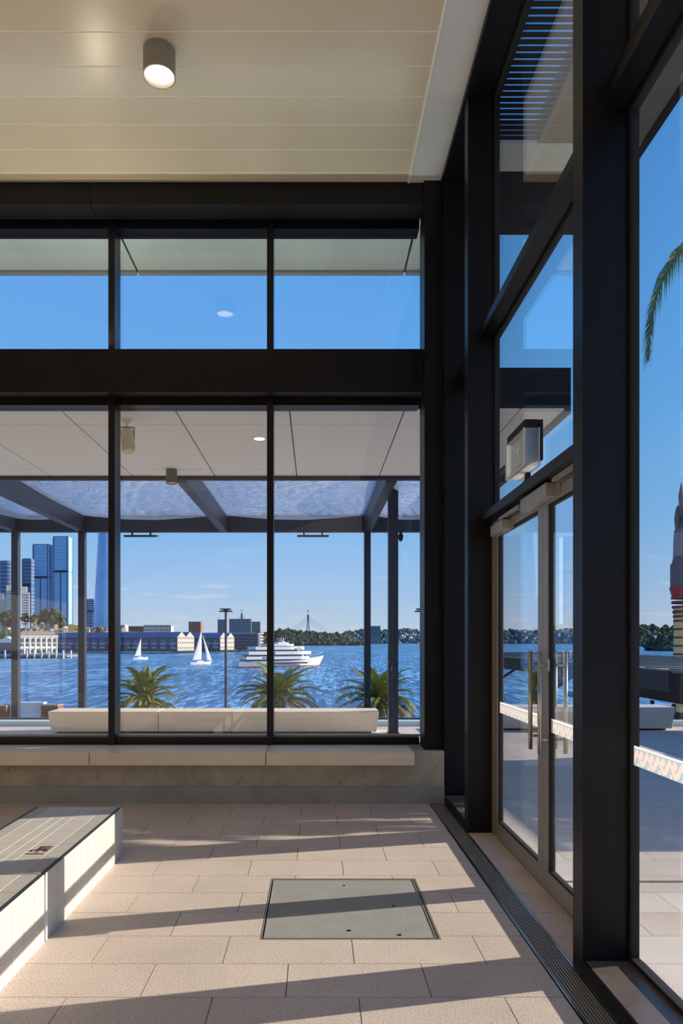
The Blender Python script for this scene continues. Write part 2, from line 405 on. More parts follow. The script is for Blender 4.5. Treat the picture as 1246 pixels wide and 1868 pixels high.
# ---------------------------------------------------------------- double door
dr = T('door_1', 'double glass entry doors in grey metal frames', 'door', kind='structure')
B(1.257, 1.404, 3.18, 5.36, 2.365, 2.425).build('transom', DARK, dr)
MB().box(1.35, 1.40, 5.30, 5.36, 0, 2.365).box(1.35, 1.40, 3.18, 3.24, 0, 2.365).box(1.35, 1.40, 3.24, 5.30, 2.335, 2.365).build('door_frame', ALU, dr)
B(1.352, 1.398, 3.24, 5.30, -.002, .008).build('threshold', ALU, dr)
def film_mat():
    """printed film: cream discs and slanted capsules with blue grey outlines, white edge; lets light through"""
    m = bpy.data.materials.new('printed film'); m.use_nodes = True; n = m.node_tree.nodes; L = m.node_tree.links; n.clear()
    def M(op, a, b_=None, c_=None):
        k = n.new('ShaderNodeMath'); k.operation = op
        for i, v in enumerate((a, b_, c_)):
            if v is None: continue
            if isinstance(v, (int, float)): k.inputs[i].default_value = v
            else: L.new(v, k.inputs[i])
        return k.outputs[0]
    g = n.new('ShaderNodeNewGeometry'); s = n.new('ShaderNodeSeparateXYZ'); L.new(g.outputs['Position'], s.inputs[0])
    per = .092
    u = M('MULTIPLY', M('FRACT', M('DIVIDE', M('ADD', s.outputs['Y'], 9.2), per)), per)    # metres along one repeat
    v = M('SUBTRACT', s.outputs['Z'], .97)
    def cap(u0, v0, u1, v1):
        du, dv = u1-u0, v1-v0; l2 = du*du+dv*dv
        pu = M('SUBTRACT', u, u0); pv = M('SUBTRACT', v, v0)
        t = M('DIVIDE', M('ADD', M('MULTIPLY', pu, du), M('MULTIPLY', pv, dv)), l2) if l2 > 0 else None
        if t is not None:
            k = n.new('ShaderNodeClamp'); L.new(t, k.inputs[0]); t = k.outputs[0]
            pu = M('SUBTRACT', pu, M('MULTIPLY', t, du)); pv = M('SUBTRACT', pv, M('MULTIPLY', t, dv))
        return M('SQRT', M('ADD', M('MULTIPLY', pu, pu), M('MULTIPLY', pv, pv)))
    inside = None
    for dd, r in ((cap(.020, .012, .020, .012), .0165), (cap(.062, .018, .092, -.022), .0125), (cap(-.030, .018, .0, -.022), .0125), (cap(.018, -.030, .046, .004), .0105), (cap(.050, -.034, .050, -.034), .010)):
        k = M('LESS_THAN', dd, r); inside = k if inside is None else M('MAXIMUM', inside, k)
    edge = M('GREATER_THAN', s.outputs['Z'], 1.004)
    x1 = n.new('ShaderNodeMix'); x1.data_type = 'RGBA'; L.new(inside, x1.inputs[0]); x1.inputs[6].default_value = lin((186, 202, 210)); x1.inputs[7].default_value = lin((242, 224, 212))
    x2 = n.new('ShaderNodeMix'); x2.data_type = 'RGBA'; L.new(edge, x2.inputs[0]); L.new(x1.outputs[2], x2.inputs[6]); x2.inputs[7].default_value = lin((248, 246, 246))
    o = n.new('ShaderNodeOutputMaterial'); x = n.new('ShaderNodeMixShader'); x.inputs[0].default_value = .38
    d_ = n.new('ShaderNodeBsdfDiffuse'); t_ = n.new('ShaderNodeBsdfTranslucent'); L.new(x2.outputs[2], d_.inputs[0]); L.new(x2.outputs[2], t_.inputs[0])
    L.new(d_.outputs[0], x.inputs[1]); L.new(t_.outputs[0], x.inputs[2]); L.new(x.outputs[0], o.inputs[0])
    return m
FILMP = film_mat()
def film_strip(parent, x, y0, y1, z0, z1):
    """patterned manifestation film stuck on the room side of a pane"""
    MB().add([(x, y0, z0), (x, y1, z0), (x, y1, z1), (x, y0, z1)], [(0, 1, 2, 3)]).build('film_strip', FILMP, parent)
def leaf(y0, y1, sgn, hy):
    """one door leaf between y0 and y1; pull handles at hy"""
    lf = MB().box(1.352, 1.398, y0, y0+.088, .012, 2.33).box(1.352, 1.398, y1-.088, y1, .012, 2.33) \
        .box(1.352, 1.398, y0+.088, y1-.088, .012, .12).box(1.352, 1.398, y0+.088, y1-.088, 2.26, 2.33).build('door_leaf', ALU, dr)
    B(1.369, 1.381, y0+.083, y1-.083, .115, 2.265).build('pane', GLASS, lf)
    m = MB(); a, b, c, d = y0+.088, y1-.088, .12, 2.26
    m.box(1.360, 1.390, a, a+.012, c, d).box(1.360, 1.390, b-.012, b, c, d).box(1.360, 1.390, a+.012, b-.012, c, c+.012).box(1.360, 1.390, a+.012, b-.012, d-.012, d)
    m.build('gasket', BLACKR, lf)
    for x in (1.302, 1.452):
        h = MB(); h.sm = True
        h.tube((x, hy, .812), (x, hy, 1.405), .0125, n=16)
        for z in (.893, 1.326): h.tube((x, hy, z), (1.352 if x < 1.37 else 1.398, hy, z), .009, n=12)
        h.build('pull_handle', STEEL, lf)
    film_strip(lf, 1.368, y0+.10, y1-.10, .935, 1.016)
    return lf
l1 = leaf(4.172, 5.298, 1, 4.245)
l2 = leaf(3.242, 4.168, -1, 4.07)
B(1.340, 1.352, 4.045, 4.095, 1.29, 1.36).build('lock_case', ALU2, l2)
def closer(y0, y1, z0, z1, ya, armz):
    c = MB().box(1.288, 1.353, y0, y1, z0, z1).build('closer_body', ALU2, dr, bevel=.003)
    MB().box(1.345, 1.353, y0-.06, y0, z0+.006, z1-.006).build('closer_plate', ALU, c)
    MB().box(1.30, 1.325, ya[0], ya[1], armz, armz+.022).build('closer_arm', ALU2, c)
closer(3.92, 4.41, 2.272, 2.352, (3.40, 3.86), 2.34)
closer(4.84, 5.16, 2.232, 2.306, (4.50, 4.98), 2.318)
film_strip(bpy.data.objects['window_3'], 1.3785, .92, 3.05, .928, 1.013)

# ---------------------------------------------------------------- drain grate
GRT = mat('grate metal', (176, 172, 164), .45, .2, .4)
dg = T('drain_grate', 'long slotted dark metal drain grate along the glazed wall', 'drain')
B(XD0, XD0+.010, -2.0, YB-.014, -.06, 0).build('edge_frame', STEEL, dg)
B(XD1-.010, XD1, -2.0, YB-.014, -.06, 0).build('edge_frame', STEEL, dg)
barm = B(-.0030, .0030, -2.0, YB-.016, -.026, -.001).mesh('grate_bar', GRT)
for i in range(8): put('grate_bar', barm, dg, (XD0+.0178+i*.0139, 0, 0))
cross = B(XD0+.010, XD1-.010, -.006, .006, -.045, -.028).mesh('cross_bar', ALU)
for i in range(34): put('cross_bar', cross, dg, (0, -1.9+i*.24, 0))

# ---------------------------------------------------------------- access cover
ac = T('access_cover', 'square grey concrete filled access cover set in the paving', 'cover')
a, b, c, d = MH
o = cells_mesh([(a+.003, b-.003, c+.003, d-.003)], [(a+.009, b-.009, c+.009, d-.009)], -.05, .001).build('outer_frame', ALU2, ac)
o = cells_mesh([(a+.017, b-.017, c+.017, d-.017)], [(a+.023, b-.023, c+.023, d-.023)], -.05, .001).build('inner_frame', ALU2, ac)
B(a+.001, b-.001, c+.001, d-.001, -.06, -.051).build('cover_bed', BLACKR, ac)
B(a+.023, b-.023, c+.023, d-.023, -.05, -.002).build('infill', COVER, ac)
for px, py in ((628, 1615), (637, 1697), (729, 1705), (718, 1652)):
    p = P(px, py, F*H/(py-VY)); MB().tube((p.x, p.y, -.004), (p.x, p.y, .0005), .010 if py > 1690 else .007, n=10).build('lifting_hole', BLACKR, ac)

# ---------------------------------------------------------------- stone seat slabs on the plinth
sb = T('stone_bench', 'pale stone seat slabs along the concrete plinth', 'bench', (0, 6.5, .36))
for a, b in ((XL, -5.15), (-5.144, -3.58), (-3.574, -2.008), (-2.002, -.440), (-.434, .882)):
    B(a, b, -.28, .178, .001, .115).build('seat_slab', STONE, sb, bevel=.006)

# ---------------------------------------------------------------- tiled bench blocks
XB = -1.316; HB = .33
TM = {}
def tiled_block(y0, y1, label):
    t = T('tiled_bench', label, 'bench', (XB-.3, (y0+y1)/2, 0), group='tiled bench blocks')
    oy = -(y0+y1)/2; ox = -(XB-.3)
    B(-.2985, .2985, y0+oy+.003, y1+oy-.003, 0, HB-.0015).build('core', GROUTW, t)
    cols = [(.004, .027, TILEB), (.029, .110, TILEG), (.115, .234, TILE), (.240, .298, TILE), (.304, .366, TILE), (.372, .484, TILE), (.490, .571, TILEG), (.573, .596, TILEB)]
    ys = []; y = y1 - .137 if y1 > 4 else y1 - .244
    ys = [y1-.002]
    while y > y0 + .02: ys.append(y); y -= .244
    ys.append(y0)
    for b, a in zip(ys[:-1], ys[1:]):
        for c0, c1, m in cols:
            key = (m.name, round(c1-c0, 4), round(b-a, 4))
            if key not in TM:
                w, d = (c1-c0)/2, (b-a-.0045)/2; TM[key] = B(-w, w, -d, d, -.008, 0).mesh('top_tile', m)
            put('top_tile', TM[key], t, (.3-(c0+c1)/2, (a+b)/2+oy, HB))
    y = y1 - .002
    while y - .122 > y0 - .07:
        a = max(y0, y-.122)
        for z0, z1 in ((.103, HB-.004), (.003, .100)):
            key = ('s', round(y-a, 4), z0)
            if key not in TM:
                d = (y-a-.0045)/2; TM[key] = B(-.008, 0, -d, d, z0, z1).mesh('side_tile', TILE)
            put('side_tile', TM[key], t, (.3, (a+y)/2+oy, 0))
            put('side_tile', TM[key], t, (-.292, (a+y)/2+oy, 0))
        y -= .122
        if a == y0: break
    return t
far_b = tiled_block(3.43, 4.80, 'white tiled bench block marked 1·3m nearest the stone bench')
near_b = tiled_block(.8, 3.412, 'white tiled bench block in the lower left corner')
cu = bpy.data.curves.new('depth_mark', 'FONT'); cu.body = '1·3m'; cu.size = .135; cu.extrude = .0006; cu.offset = .003; cu.space_character = .95; cu.align_x = 'CENTER'; cu.align_y = 'CENTER'
tmp = bpy.data.objects.new('tmp', cu); C.objects.link(tmp)
dg_ = bpy.context.evaluated_depsgraph_get(); me = bpy.data.meshes.new_from_object(tmp.evaluated_get(dg_)); bpy.data.objects.remove(tmp)
me.materials.append(INK); me.name = 'depth_mark'
dm = put('depth_mark', me, far_b, (.3-.175, 3.80-(3.43+4.80)/2, HB+.0012), (0, 0, PI/2)); dm.scale = (.62, 1, 1); dm['label'] = 'dark red 1·3m lettering'

# ---------------------------------------------------------------- ceiling downlight
def downlight(name, label, loc, r, h, body, lens, group=None, power=None):
    t = T(name, label, 'lamp', loc, group=group)
    m = MB(); m.sm = False
    m.lathe([(r*.96, 0), (r*.96, -.004), (r, -.006), (r, -h), (r*.93, -h), (r*.90, -h+.012), (r*.90, -.01)], 40); b_ = m.build('housing', body, t)
    md = b_.modifiers.new('es', 'EDGE_SPLIT'); 
    for p in b_.data.polygons: p.use_smooth = True
    MB().lathe([(r*.895, -h+.034), (r*.895, -h+.026)], 40).build('lens', lens, t)
    MB().lathe([(r*1.01, -h-.002), (r*1.01, -h+.006), (r*.95, -h+.006), (r*.95, -h-.002)], 40, closed=True).build('rim', ALU2, t)
    return t
downlight('ceiling_downlight', 'grey cylinder downlight glowing on the plank ceiling', (-1.115, 5.02, ZC), .114, .185, LAMPB, GLOWL)

def uplight(x, label):
    t = T('uplight', label, 'lamp', (x, 6.64, 4.199), group='small uplights on the window beam')
    MB().lathe([(.030, 0), (.030, .012), (.024, .014)], 20).build('housing', LAMPD, t)
    MB().lathe([(.022, .014), (.022, .016)], 20).build('lens', GLOWL, t)
    l = bpy.data.lights.new('uplight_beam', 'SPOT'); l.energy = 15; l.color = (1.0, .83, .60); l.spot_size = math.radians(165); l.spot_blend = .6; l.shadow_soft_size = .03
    o = bpy.data.objects.new('uplight_beam', l); C.objects.link(o); o.parent = t; o.location = (0, 0, .03); o.rotation_euler = (PI+math.radians(18), 0, 0)
uplight(-2.07, 'small uplight hidden on the beam beside the left mullion')
uplight(-5.10, 'small uplight on the beam left of the picture')

# ---------------------------------------------------------------- exit sign over the doors
ex = T('exit_sign', 'clear acrylic running man exit sign box above the doors', 'sign', (1.245, 4.22, 2.5))
SIGN = mat('sign face', (232, 236, 232), .4); SGREEN = mat('sign grey green', (150, 164, 160), .5)
def frost():
    m = bpy.data.materials.new('frosted acrylic'); m.use_nodes = True; n = m.node_tree.nodes; L = m.node_tree.links; n.clear()
    o = n.new('ShaderNodeOutputMaterial'); x = n.new('ShaderNodeMixShader'); x.inputs[0].default_value = .6; y = n.new('ShaderNodeMixShader'); y.inputs[0].default_value = .12
    t = n.new('ShaderNodeBsdfTransparent'); l = n.new('ShaderNodeBsdfTranslucent'); l.inputs[0].default_value = (.95, .93, .92, 1); g = n.new('ShaderNodeBsdfGlossy'); g.inputs['Roughness'].default_value = .1
    L.new(t.outputs[0], x.inputs[1]); L.new(l.outputs[0], x.inputs[2]); L.new(x.outputs[0], y.inputs[1]); L.new(g.outputs[0], y.inputs[2]); L.new(y.outputs[0], o.inputs[0])
    return m
FROST = frost()
def eb(n, x0, x1, y0, y1, z0, z1, m, p=ex, bev=0): return B(x0-1.245, x1-1.245, y0-4.22, y1-4.22, z0-2.5, z1-2.5).build(n, m, p, bevel=bev)
eb('housing_top', 1.205, 1.290, 4.035, 4.405, 2.69, 2.742, BLACKR, bev=.003)
eb('back_plate', 1.290, 1.306, 4.02, 4.42, 2.505, 2.735, BLACKR)
dif = eb('diffuser_box', 1.200, 1.206, 4.03, 4.41, 2.475, 2.692, GLASS_FAR)
m = MB()
for q in ((1.206, 1.290, 4.03, 4.036, 2.475, 2.69), (1.206, 1.290, 4.404, 4.41, 2.475, 2.69), (1.206, 1.290, 4.036, 4.404, 2.475, 2.481)): m.box(*[v-o for v, o in zip(q, (1.245, 1.245, 4.22, 4.22, 2.5, 2.5))])
m.build('diffuser_sides', FROST, ex)
m = MB()
for yy in (4.03, 4.41):
    for xx in (1.20, 1.288): m.box(xx-.004-1.245, xx+.004-1.245, yy-.004-4.22, yy+.004-4.22, -.026, .192)
for xx in (1.20, 1.288): m.box(xx-.002-1.245, xx+.003-1.245, -.19, .19, -.027, -.021)
m.build('acrylic_edges', WHITEP, ex)
pl = eb('sign_panel', 1.222, 1.228, 4.06, 4.385, 2.50, 2.672, SGREEN)
# running figure: head, body, limbs, doorway
m = MB(); xf = 1.2205-1.245
def q(pts): m.add([(xf, y-4.22, z-2.5) for y, z in pts], [tuple(range(len(pts)))])
q([(4.225+.012*math.cos(a*PI/5), 2.648+.012*math.sin(a*PI/5)) for a in range(10)])
q([(4.215, 2.632), (4.245, 2.632), (4.235, 2.578), (4.212, 2.580)])
q([(4.235, 2.590), (4.222, 2.578), (4.195, 2.545), (4.205, 2.520), (4.193, 2.518), (4.180, 2.547)])
q([(4.215, 2.585), (4.238, 2.582), (4.252, 2.548), (4.282, 2.540), (4.280, 2.528), (4.242, 2.537)])
q([(4.245, 2.630), (4.240, 2.618), (4.262, 2.602), (4.270, 2.608)])
q([(4.215, 2.630), (4.218, 2.616), (4.194, 2.606), (4.188, 2.614)])
for (a, b, c, d) in ((4.30, 4.31, 2.515, 2.66), (4.36, 4.37, 2.515, 2.66), (4.31, 4.36, 2.65, 2.66)): q([(a, c), (b, c), (b, d), (a, d)])
m.build('running_figure', SIGN, pl)
MB().box(.012, .055, -.03, .03, -.075, -.069).box(.02, .045, -.02, -.008, -.07, .01).box(.02, .045, .008, .02, -.07, .01).build('mounting_feet', BLACKR, ex)
# ================================================================ TERRACE AND CANOPY
YT = 12.10
ter = tag(cells_mesh([(-9, 10.5, 6.92, YT), (1.432, 10.5, -3, 6.92)], [], -.4, -.006).build('terrace_floor', GROUT), 'pale paved terrace outside the glass', 'terrace', kind='structure')
lay(ter, 'paver', GRANITE_OUT, (1.434, 10.4, -2.8, YT-.004), lambda x, y: y > 2.3 and x < .56*y and x < 6.3)
lay(ter, 'paver', GRANITE_OUT, (-8.8, 1.43, 6.93, YT-.004), lambda x, y: y > 11.7 and x > .55)
DRN = mat('slot drain', (120, 112, 100), .6, .3)
B(1.45, 6.0, 4.255, 4.285, -.003, .002).build('slot_drain', DRN, ter)
KW = mat('pale blue kerb', (206, 222, 226), .5)
ke = T('terrace_kerb', 'pale kerb with dark capping along the terrace edge', 'kerb', kind='structure')
B(-9, 10.5, YT, 12.36, -.4, .085).build('kerb', KW, ke)
B(-9, 10.5, 12.42, 12.52, -1.0, .105).build('dark_capping', NAVY, ke)

def bench(name, label, x0, x1, y0, y1, h, m, joints=(), tp=.045):
    t = T(name, label, 'bench', ((x0+x1)/2, (y0+y1)/2, 0))
    cx, cy = (x0+x1)/2, (y0+y1)/2
    cuts = [x0] + list(joints) + [x1]
    for a, b in zip(cuts[:-1], cuts[1:]):
        ta = tp if a == x0 else 0; tb = tp if b == x1 else 0
        a2 = a + (.004 if a != x0 else 0); b2 = b - (.004 if b != x1 else 0)
        A = [(a2+ta-cx, y0+.03-cy, .03), (b2-tb-cx, y0+.03-cy, .03), (b2-tb-cx, y1-cy, .03), (a2+ta-cx, y1-cy, .03)]
        Bq = [(a2-cx, y0-cy, h), (b2-cx, y0-cy, h), (b2-cx, y1-cy, h), (a2-cx, y1-cy, h)]
        MB().hexa(A, Bq).build('bench_block', m, t, bevel=.012)
    B(x0+.12-cx, x1-.12-cx, y0+.1-cy, y1-.05-cy, 0, .03).build('recessed_foot', BLACKR, t)
    return t
bench('precast_bench', 'long cream precast bench seen through the harbour window', -4.235, 1.015, 11.1, 11.69, .353, CREAM, ((288-VX)*11.1/F,))
bench('precast_bench', 'grey precast bench on the terrace beyond the doors', 2.85, 5.91, 11.49, 12.02, .386, GREYB, (), .05)

# canopy with panelled soffit
can = T('canopy', 'flat canopy with white soffit panels outside the harbour window', 'canopy', (0, 8, 3.75), kind='structure')
ZS = 3.75
B(-8, 2.53, -1.06, 1.74, .018, .42).build('canopy_body', DARK, can)
B(-8, 2.53, 1.70, 1.76, -.055, .018).build('edge_beam', NAVY, can)
B(2.47, 2.53, -1.06, 1.70, -.03, .018).build('edge_beam', NAVY, can)
jx = [(x-VX)/297*(ZS-H) for x in (-196, -48, 100, 248, 395, 542, 690, 838)] + [2.465]
jy = [6.93, F*(ZS-H)/395.5, F*(ZS-H)/313.5, 9.69]
for a, b in zip(jx[:-1], jx[1:]):
    if b-a < .05: continue
    for c, d in zip(jy[:-1], jy[1:]):
        B(a+.007, b-.007, c+.004-8, d-.004-8, 0, .016).build('soffit_panel', SOFF, can)
downlight('canopy_downlight', 'dark cylinder downlight under the white canopy soffit', ((313-VX)*9.33/F, 9.33, ZS), .073, .19, LAMPD, GLOWS)
rl = T('recessed_light', 'small recessed round light in the canopy soffit', 'lamp', ((473-VX)*7.9/F, 7.92, ZS))
MB().lathe([(.062, -.003), (.062, .0)], 24).build('lens', GLOWS, rl)
MB().lathe([(.072, -.002), (.072, 0)], 24).build('rim', WHITEP, rl)
# swivelling speaker-like projector
tl = T('projector_light', 'white cylinder projector hanging on a bracket under the soffit', 'lamp', ((231-VX)*7.25/F, 7.25, ZS))
MB().lathe([(.05, 0), (.05, -.02), (.018, -.03), (.018, -.07)], 20).build('ceiling_rose', WHITEP, tl)
MB().path([(-.078, 0, -.20), (-.078, 0, -.075), (.078, 0, -.075), (.078, 0, -.20)], .008).build('yoke', ALU2, tl)
PRJ = mat('cream projector body', (226, 208, 176), .5)
bd = MB().lathe([(.058, .10), (.068, .09), (.068, -.12), (.058, -.14), (.03, -.14)], 28).build('body', PRJ, tl, (0.012, 0, -.20), (math.radians(-12), math.radians(-7), 0))
for p in bd.data.polygons: p.use_smooth = True
bd.modifiers.new('es', 'EDGE_SPLIT')
MB().lathe([(.05, .101), (.05, .108)], 24).build('end_grille', LAMPD, bd)

# pergola: posts, beams, air-cushion roof
pe = T('pergola', 'blue grey steel pergola with inflated film cushions beyond the bench', 'pergola', (0, 11, 0))
YF = 14.3
bx_ = [-8.9, -6.10, -4.745, -1.86, 1.062, 2.60]
for x in (bx_[1], bx_[2], bx_[4]):
    B(x-.065, x+.065, YF-11-.07, YF-11+.07, -8, 3.69).build('post', NAVY, pe)
MB().box(1.165, 1.318, .13, .28, 0, 4.0).box(1.15, 1.335, .115, .295, 0, .012).build('post', NAVY, pe)
for x in bx_:
    B(x-.075, x+.075, 9.78-11, YF-.07-11, 3.687, 4.05).build('beam', NAVY, pe)
B(-9.5, 2.68, YF-11-.07, YF-11+.07, 3.687, 4.05).build('fascia', NAVY, pe)
def film():
    m = bpy.data.materials.new('inflated film'); m.use_nodes = True; n = m.node_tree.nodes; L = m.node_tree.links; n.clear()
    o = n.new('ShaderNodeOutputMaterial'); a = n.new('ShaderNodeMixShader'); b = n.new('ShaderNodeMixShader')
    tr = n.new('ShaderNodeBsdfTransparent'); tr.inputs[0].default_value = (.80, .87, .97, 1)
    tl_ = n.new('ShaderNodeBsdfTranslucent'); tl_.inputs[0].default_value = (.86, .90, .96, 1)
    gl = n.new('ShaderNodeBsdfGlossy'); gl.inputs['Roughness'].default_value = .08
    g = n.new('ShaderNodeNewGeometry'); nz = n.new('ShaderNodeTexNoise'); nz.inputs['Scale'].default_value = 2.6; nz.inputs['Detail'].default_value = 6; nz.inputs['Distortion'].default_value = 1.6
    L.new(g.outputs['Position'], nz.inputs[0])
    bp = n.new('ShaderNodeBump'); bp.inputs['Strength'].default_value = .9; bp.inputs['Distance'].default_value = .2; L.new(nz.outputs[0], bp.inputs['Height'])
    L.new(bp.outputs[0], gl.inputs['Normal']); L.new(bp.outputs[0], tl_.inputs['Normal'])
    a.inputs[0].default_value = .42; L.new(tr.outputs[0], a.inputs[1]); L.new(tl_.outputs[0], a.inputs[2])
    b.inputs[0].default_value = .32; L.new(a.outputs[0], b.inputs[1]); L.new(gl.outputs[0], b.inputs[2]); L.new(b.outputs[0], o.inputs[0])
    return m
FILM = film()
for a, b in zip(bx_[:-1], bx_[1:]):
    x0, x1, y0, y1 = a+.075, b-.075, 9.80-11, YF-11-.07
    for sgn, nm in ((-1, 'cushion_lower'), (1, 'cushion_upper')):
        m = MB(); N = 16; m.sm = True
        vs = []
        for i in range(N+1):
            for j in range(N+1):
                u, v = i/N, j/N; w = (math.sin(PI*u)*math.sin(PI*v))**.6
                wr_ = .003*math.sin(23*u+4*v)*math.sin(PI*u)
                vs.append((x0+(x1-x0)*u, y0+(y1-y0)*v, 4.0 + sgn*w*(.30 if sgn < 0 else .35) + wr_))
        m.add(vs, [(i*(N+1)+j, (i+1)*(N+1)+j, (i+1)*(N+1)+j+1, i*(N+1)+j+1) for i in range(N) for j in range(N)])
        m.build(nm, FILM, pe)
def flood(x, label):
    t = T('flood_light', label, 'lamp', (x, YF, 3.687), group='flat flood lights under the pergola fascia')
    o = MB().box(-.32, .32, -.17, .13, -.04, 0).build('light_head', NAVY, t, (0, 0, -.055), (math.radians(9), 0, 0))
    B(-.30, .30, -.15, .11, -.043, -.040).build('lens', ALU2, o)
    MB().box(-.2, -.17, -.03, .03, -.06, 0).box(.17, .2, -.03, .03, -.06, 0).build('bracket', NAVY, t)
flood((258-VX)*YF/F, 'flat flood light under the fascia near the left mullion')
flood((571-VX)*YF/F, 'flat flood light under the fascia at the window middle')
dc = T('dome_camera', 'small dark dome camera under the pergola fascia', 'camera', ((731-VX)*YF/F, YF, 3.687))
MB().box(-.03, .03, -.03, .03, -.05, 0).build('bracket', NAVY, dc)
o = MB().lathe([(.05, -.05), (.052, -.10), (.045, -.15), (.025, -.18), (.005, -.19)], 20).build('dome', BLACKR, dc)
for p in o.data.polygons: p.use_smooth = True

# eaves of the main roof: back strip and right side with open louvre
ev = T('roof_eave', 'grey roof eave outside the clerestory', 'eave', (0, 7.5, 5.75), kind='structure')
B(XL-1, 1.55, -.60, .69, .02, .30).build('eave_body', DARK, ev)
js = [XL-1, (253-VX)/670*4.287, (737-VX)/670*4.287, 1.55]
for a, b in zip(js[:-1], js[1:]):
    B(a+.012, b-.012, -.60, .60, 0, .02).build('soffit_panel', SOFFG, ev)
    B(a+.012, b-.012, .622, .69, -.02, .02).build('edge_trim', ALU2, ev)
eu = T('eave_light_row', 'row of small uplights on the canopy roof under the eave', 'lamp', (0, 7.12, 4.17))
GLOWE = mat('eave uplight lens', (255, 250, 240), .3, emit=((240, 255, 246), 92.0))
pad = B(-.03, .03, -.025, .025, .012, .016).mesh('lens', GLOWE); padb = B(-.04, .04, -.035, .035, 0, .012).mesh('housing', LAMPD)
for i in range(31): put('housing', padb, eu, (-7.0+i*.27, 0, 0)); put('lens', pad, eu, (-7.0+i*.27, 0, 0))
es = T('louvred_eave', 'louvred side eave above the glass doors', 'eave', (1.41, 0, 5.75), kind='structure')
EBR = mat('grey brown soffit', (112, 106, 102), .5, var=.08)
B(0, 1.46, -6, 3.5, 0, .25).build('solid_soffit', EBR, es)
B(1.40, 1.46, 3.5, 7.4, -.02, .22).build('edge_beam', DARK, es)
B(0, .05, 3.5, 7.4, 0, .22).build('wall_beam', DARK, es)
B(.05, 1.40, 6.04, 6.40, 0, .2).build('grey_soffit', SOFFG, es)
B(.05, 1.40, 6.40, 7.4, 0, .2).build('dark_soffit', DARK, es)
B(.50, 1.40, 3.5, 6.04, 0, .2).build('solid_soffit', EBR, es)
sl = B(.05, .50, -.0215, .0215, 0, .003).mesh('louvre_slat', DARK)
for i in range(42): put('louvre_slat', sl, es, (0, 3.53+i*.06, .01))

# kiosk added out of view on the right to cast the terrace shade
KI = mat('shade caster cladding', (120, 112, 104), .7, var=.1)
ki = T('shade_kiosk', 'low unseen kiosk added to shade the terrace', 'shade caster', (9.3, 8.1, 0))
B(-1.2, .9, -1.72, 1.55, 0, 1.95).build('body', KI, ki)
B(-1.3, 1.0, -1.82, 1.65, 1.95, 2.07).build('roof', DARK, ki)
B(-1.215, -1.2, -.8, .6, .9, 1.7).build('shutter', ALU2, ki)

pw = tag(B(8.1, 8.45, 9.85, 12.0, 0, 1.15).build('shade_wall', KI), 'low unseen wall added to shade the deck by the grey bench', 'wall', kind='structure')  # unseen low wall, added to throw shade on the far deck
# ================================================================ PALMS
PG = mat('palm leaf', (136, 142, 70), .5, 0, .35, var=.3, vscale=1.5, objrand=.25)
PG2 = mat('dry palm leaf', (176, 138, 74), .6, 0, .3, var=.25, vscale=2, objrand=.2)
PT = mat('palm trunk', (104, 84, 66), .9, var=.3, vscale=6, bump=.6, bscale=12, bdist=.05)
def frond_mesh(Lf, e0, e1, nl, lw, m, droop=.25, ll=.2, way=None):
    mb = MB(); pts = []; p = Vector((0, 0, 0)); N = 12
    for i in range(N+1):
        pts.append(p.copy()); a = math.radians(e0 + (e1-e0)*(i/N)**1.25)
        p = p + Vector((math.cos(a), 0, math.sin(a)))*Lf/N
    if way:
        w4 = [Vector(v) for v in way]
        pts = [w4[0]*(1-t)**3 + w4[1]*3*t*(1-t)**2 + w4[2]*3*t*t*(1-t) + w4[3]*t**3 for t in [i/N for i in range(N+1)]]
    for i in range(N):
        r0 = .022*Lf/3*(1-i/N)+.004; r1 = .022*Lf/3*(1-(i+1)/N)+.004
        mb.tube(pts[i], pts[i+1], r0, r1, n=4, caps=False)
    for k in range(nl):
        t = .12 + .88*k/(nl-1); x = t*N; i = min(N-1, int(x)); f = x-i
        c = pts[i].lerp(pts[i+1], f); tang = (pts[i+1]-pts[i]).normalized(); up = Vector((-tang.z, 0, tang.x))
        ln = Lf*ll*(math.sin(PI*min(1, .18+t*.78)))**.7 + .02
        for s in (-1, 1):
            d = (tang*.75 + Vector((0, s, 0))*.75 + up*random.uniform(.1, .38)).normalized()
            tip = c + d*ln + Vector((0, 0, -droop*ln)); mid = c + d*ln*.5
            wv = tang*lw
            mb.add([c-wv*.5, c+wv*.5, mid+wv*.55, tip, mid-wv*.55], [(0, 1, 2, 4), (2, 3, 4)])
    return mb.mesh('frond', m)
def palm(label, loc, zc, Lf, n, nl, lw, seed, base_z, rt=.28, group='feather palms on the foreshore', fixed=()):
    random.seed(seed)
    t = T('palm_tree', label, 'palm', loc, group=group)
    pr = [(rt*1.25, 0)]
    hgt = zc-base_z; st = max(8, int(hgt/.35))
    for i in range(st):
        z = hgt*i/st; pr += [(rt*(1.05-.1*i/st)+.03, z+.02), (rt*(1.0-.1*i/st), z+hgt/st*.8)]
    pr += [(rt*1.5, hgt-.25), (rt*.6, hgt+.2)]
    o = MB().lathe(pr, 14).build('trunk', PT, t)
    var = [frond_mesh(Lf, e0, e1, nl, lw, m) for e0, e1, m in ((74, 10, PG), (60, -15, PG), (44, -35, PG), (27, -50, PG), (8, -62, PG), (-10, -68, PG2))]
    for i in range(n):
        u = i/n; v = var[min(5, int(u*6))]
        a = i*2.39996 + random.uniform(-.2, .2); s = random.uniform(.82, 1.08)
        o = put('frond', v, t, (.1*math.cos(a), .1*math.sin(a), hgt), (0, random.uniform(-.12, .12), a)); o.scale = (s, s, s)
    for (az, me) in fixed:
        put('frond', me, t, (0, 0, hgt), (0, 0, az))
    return t
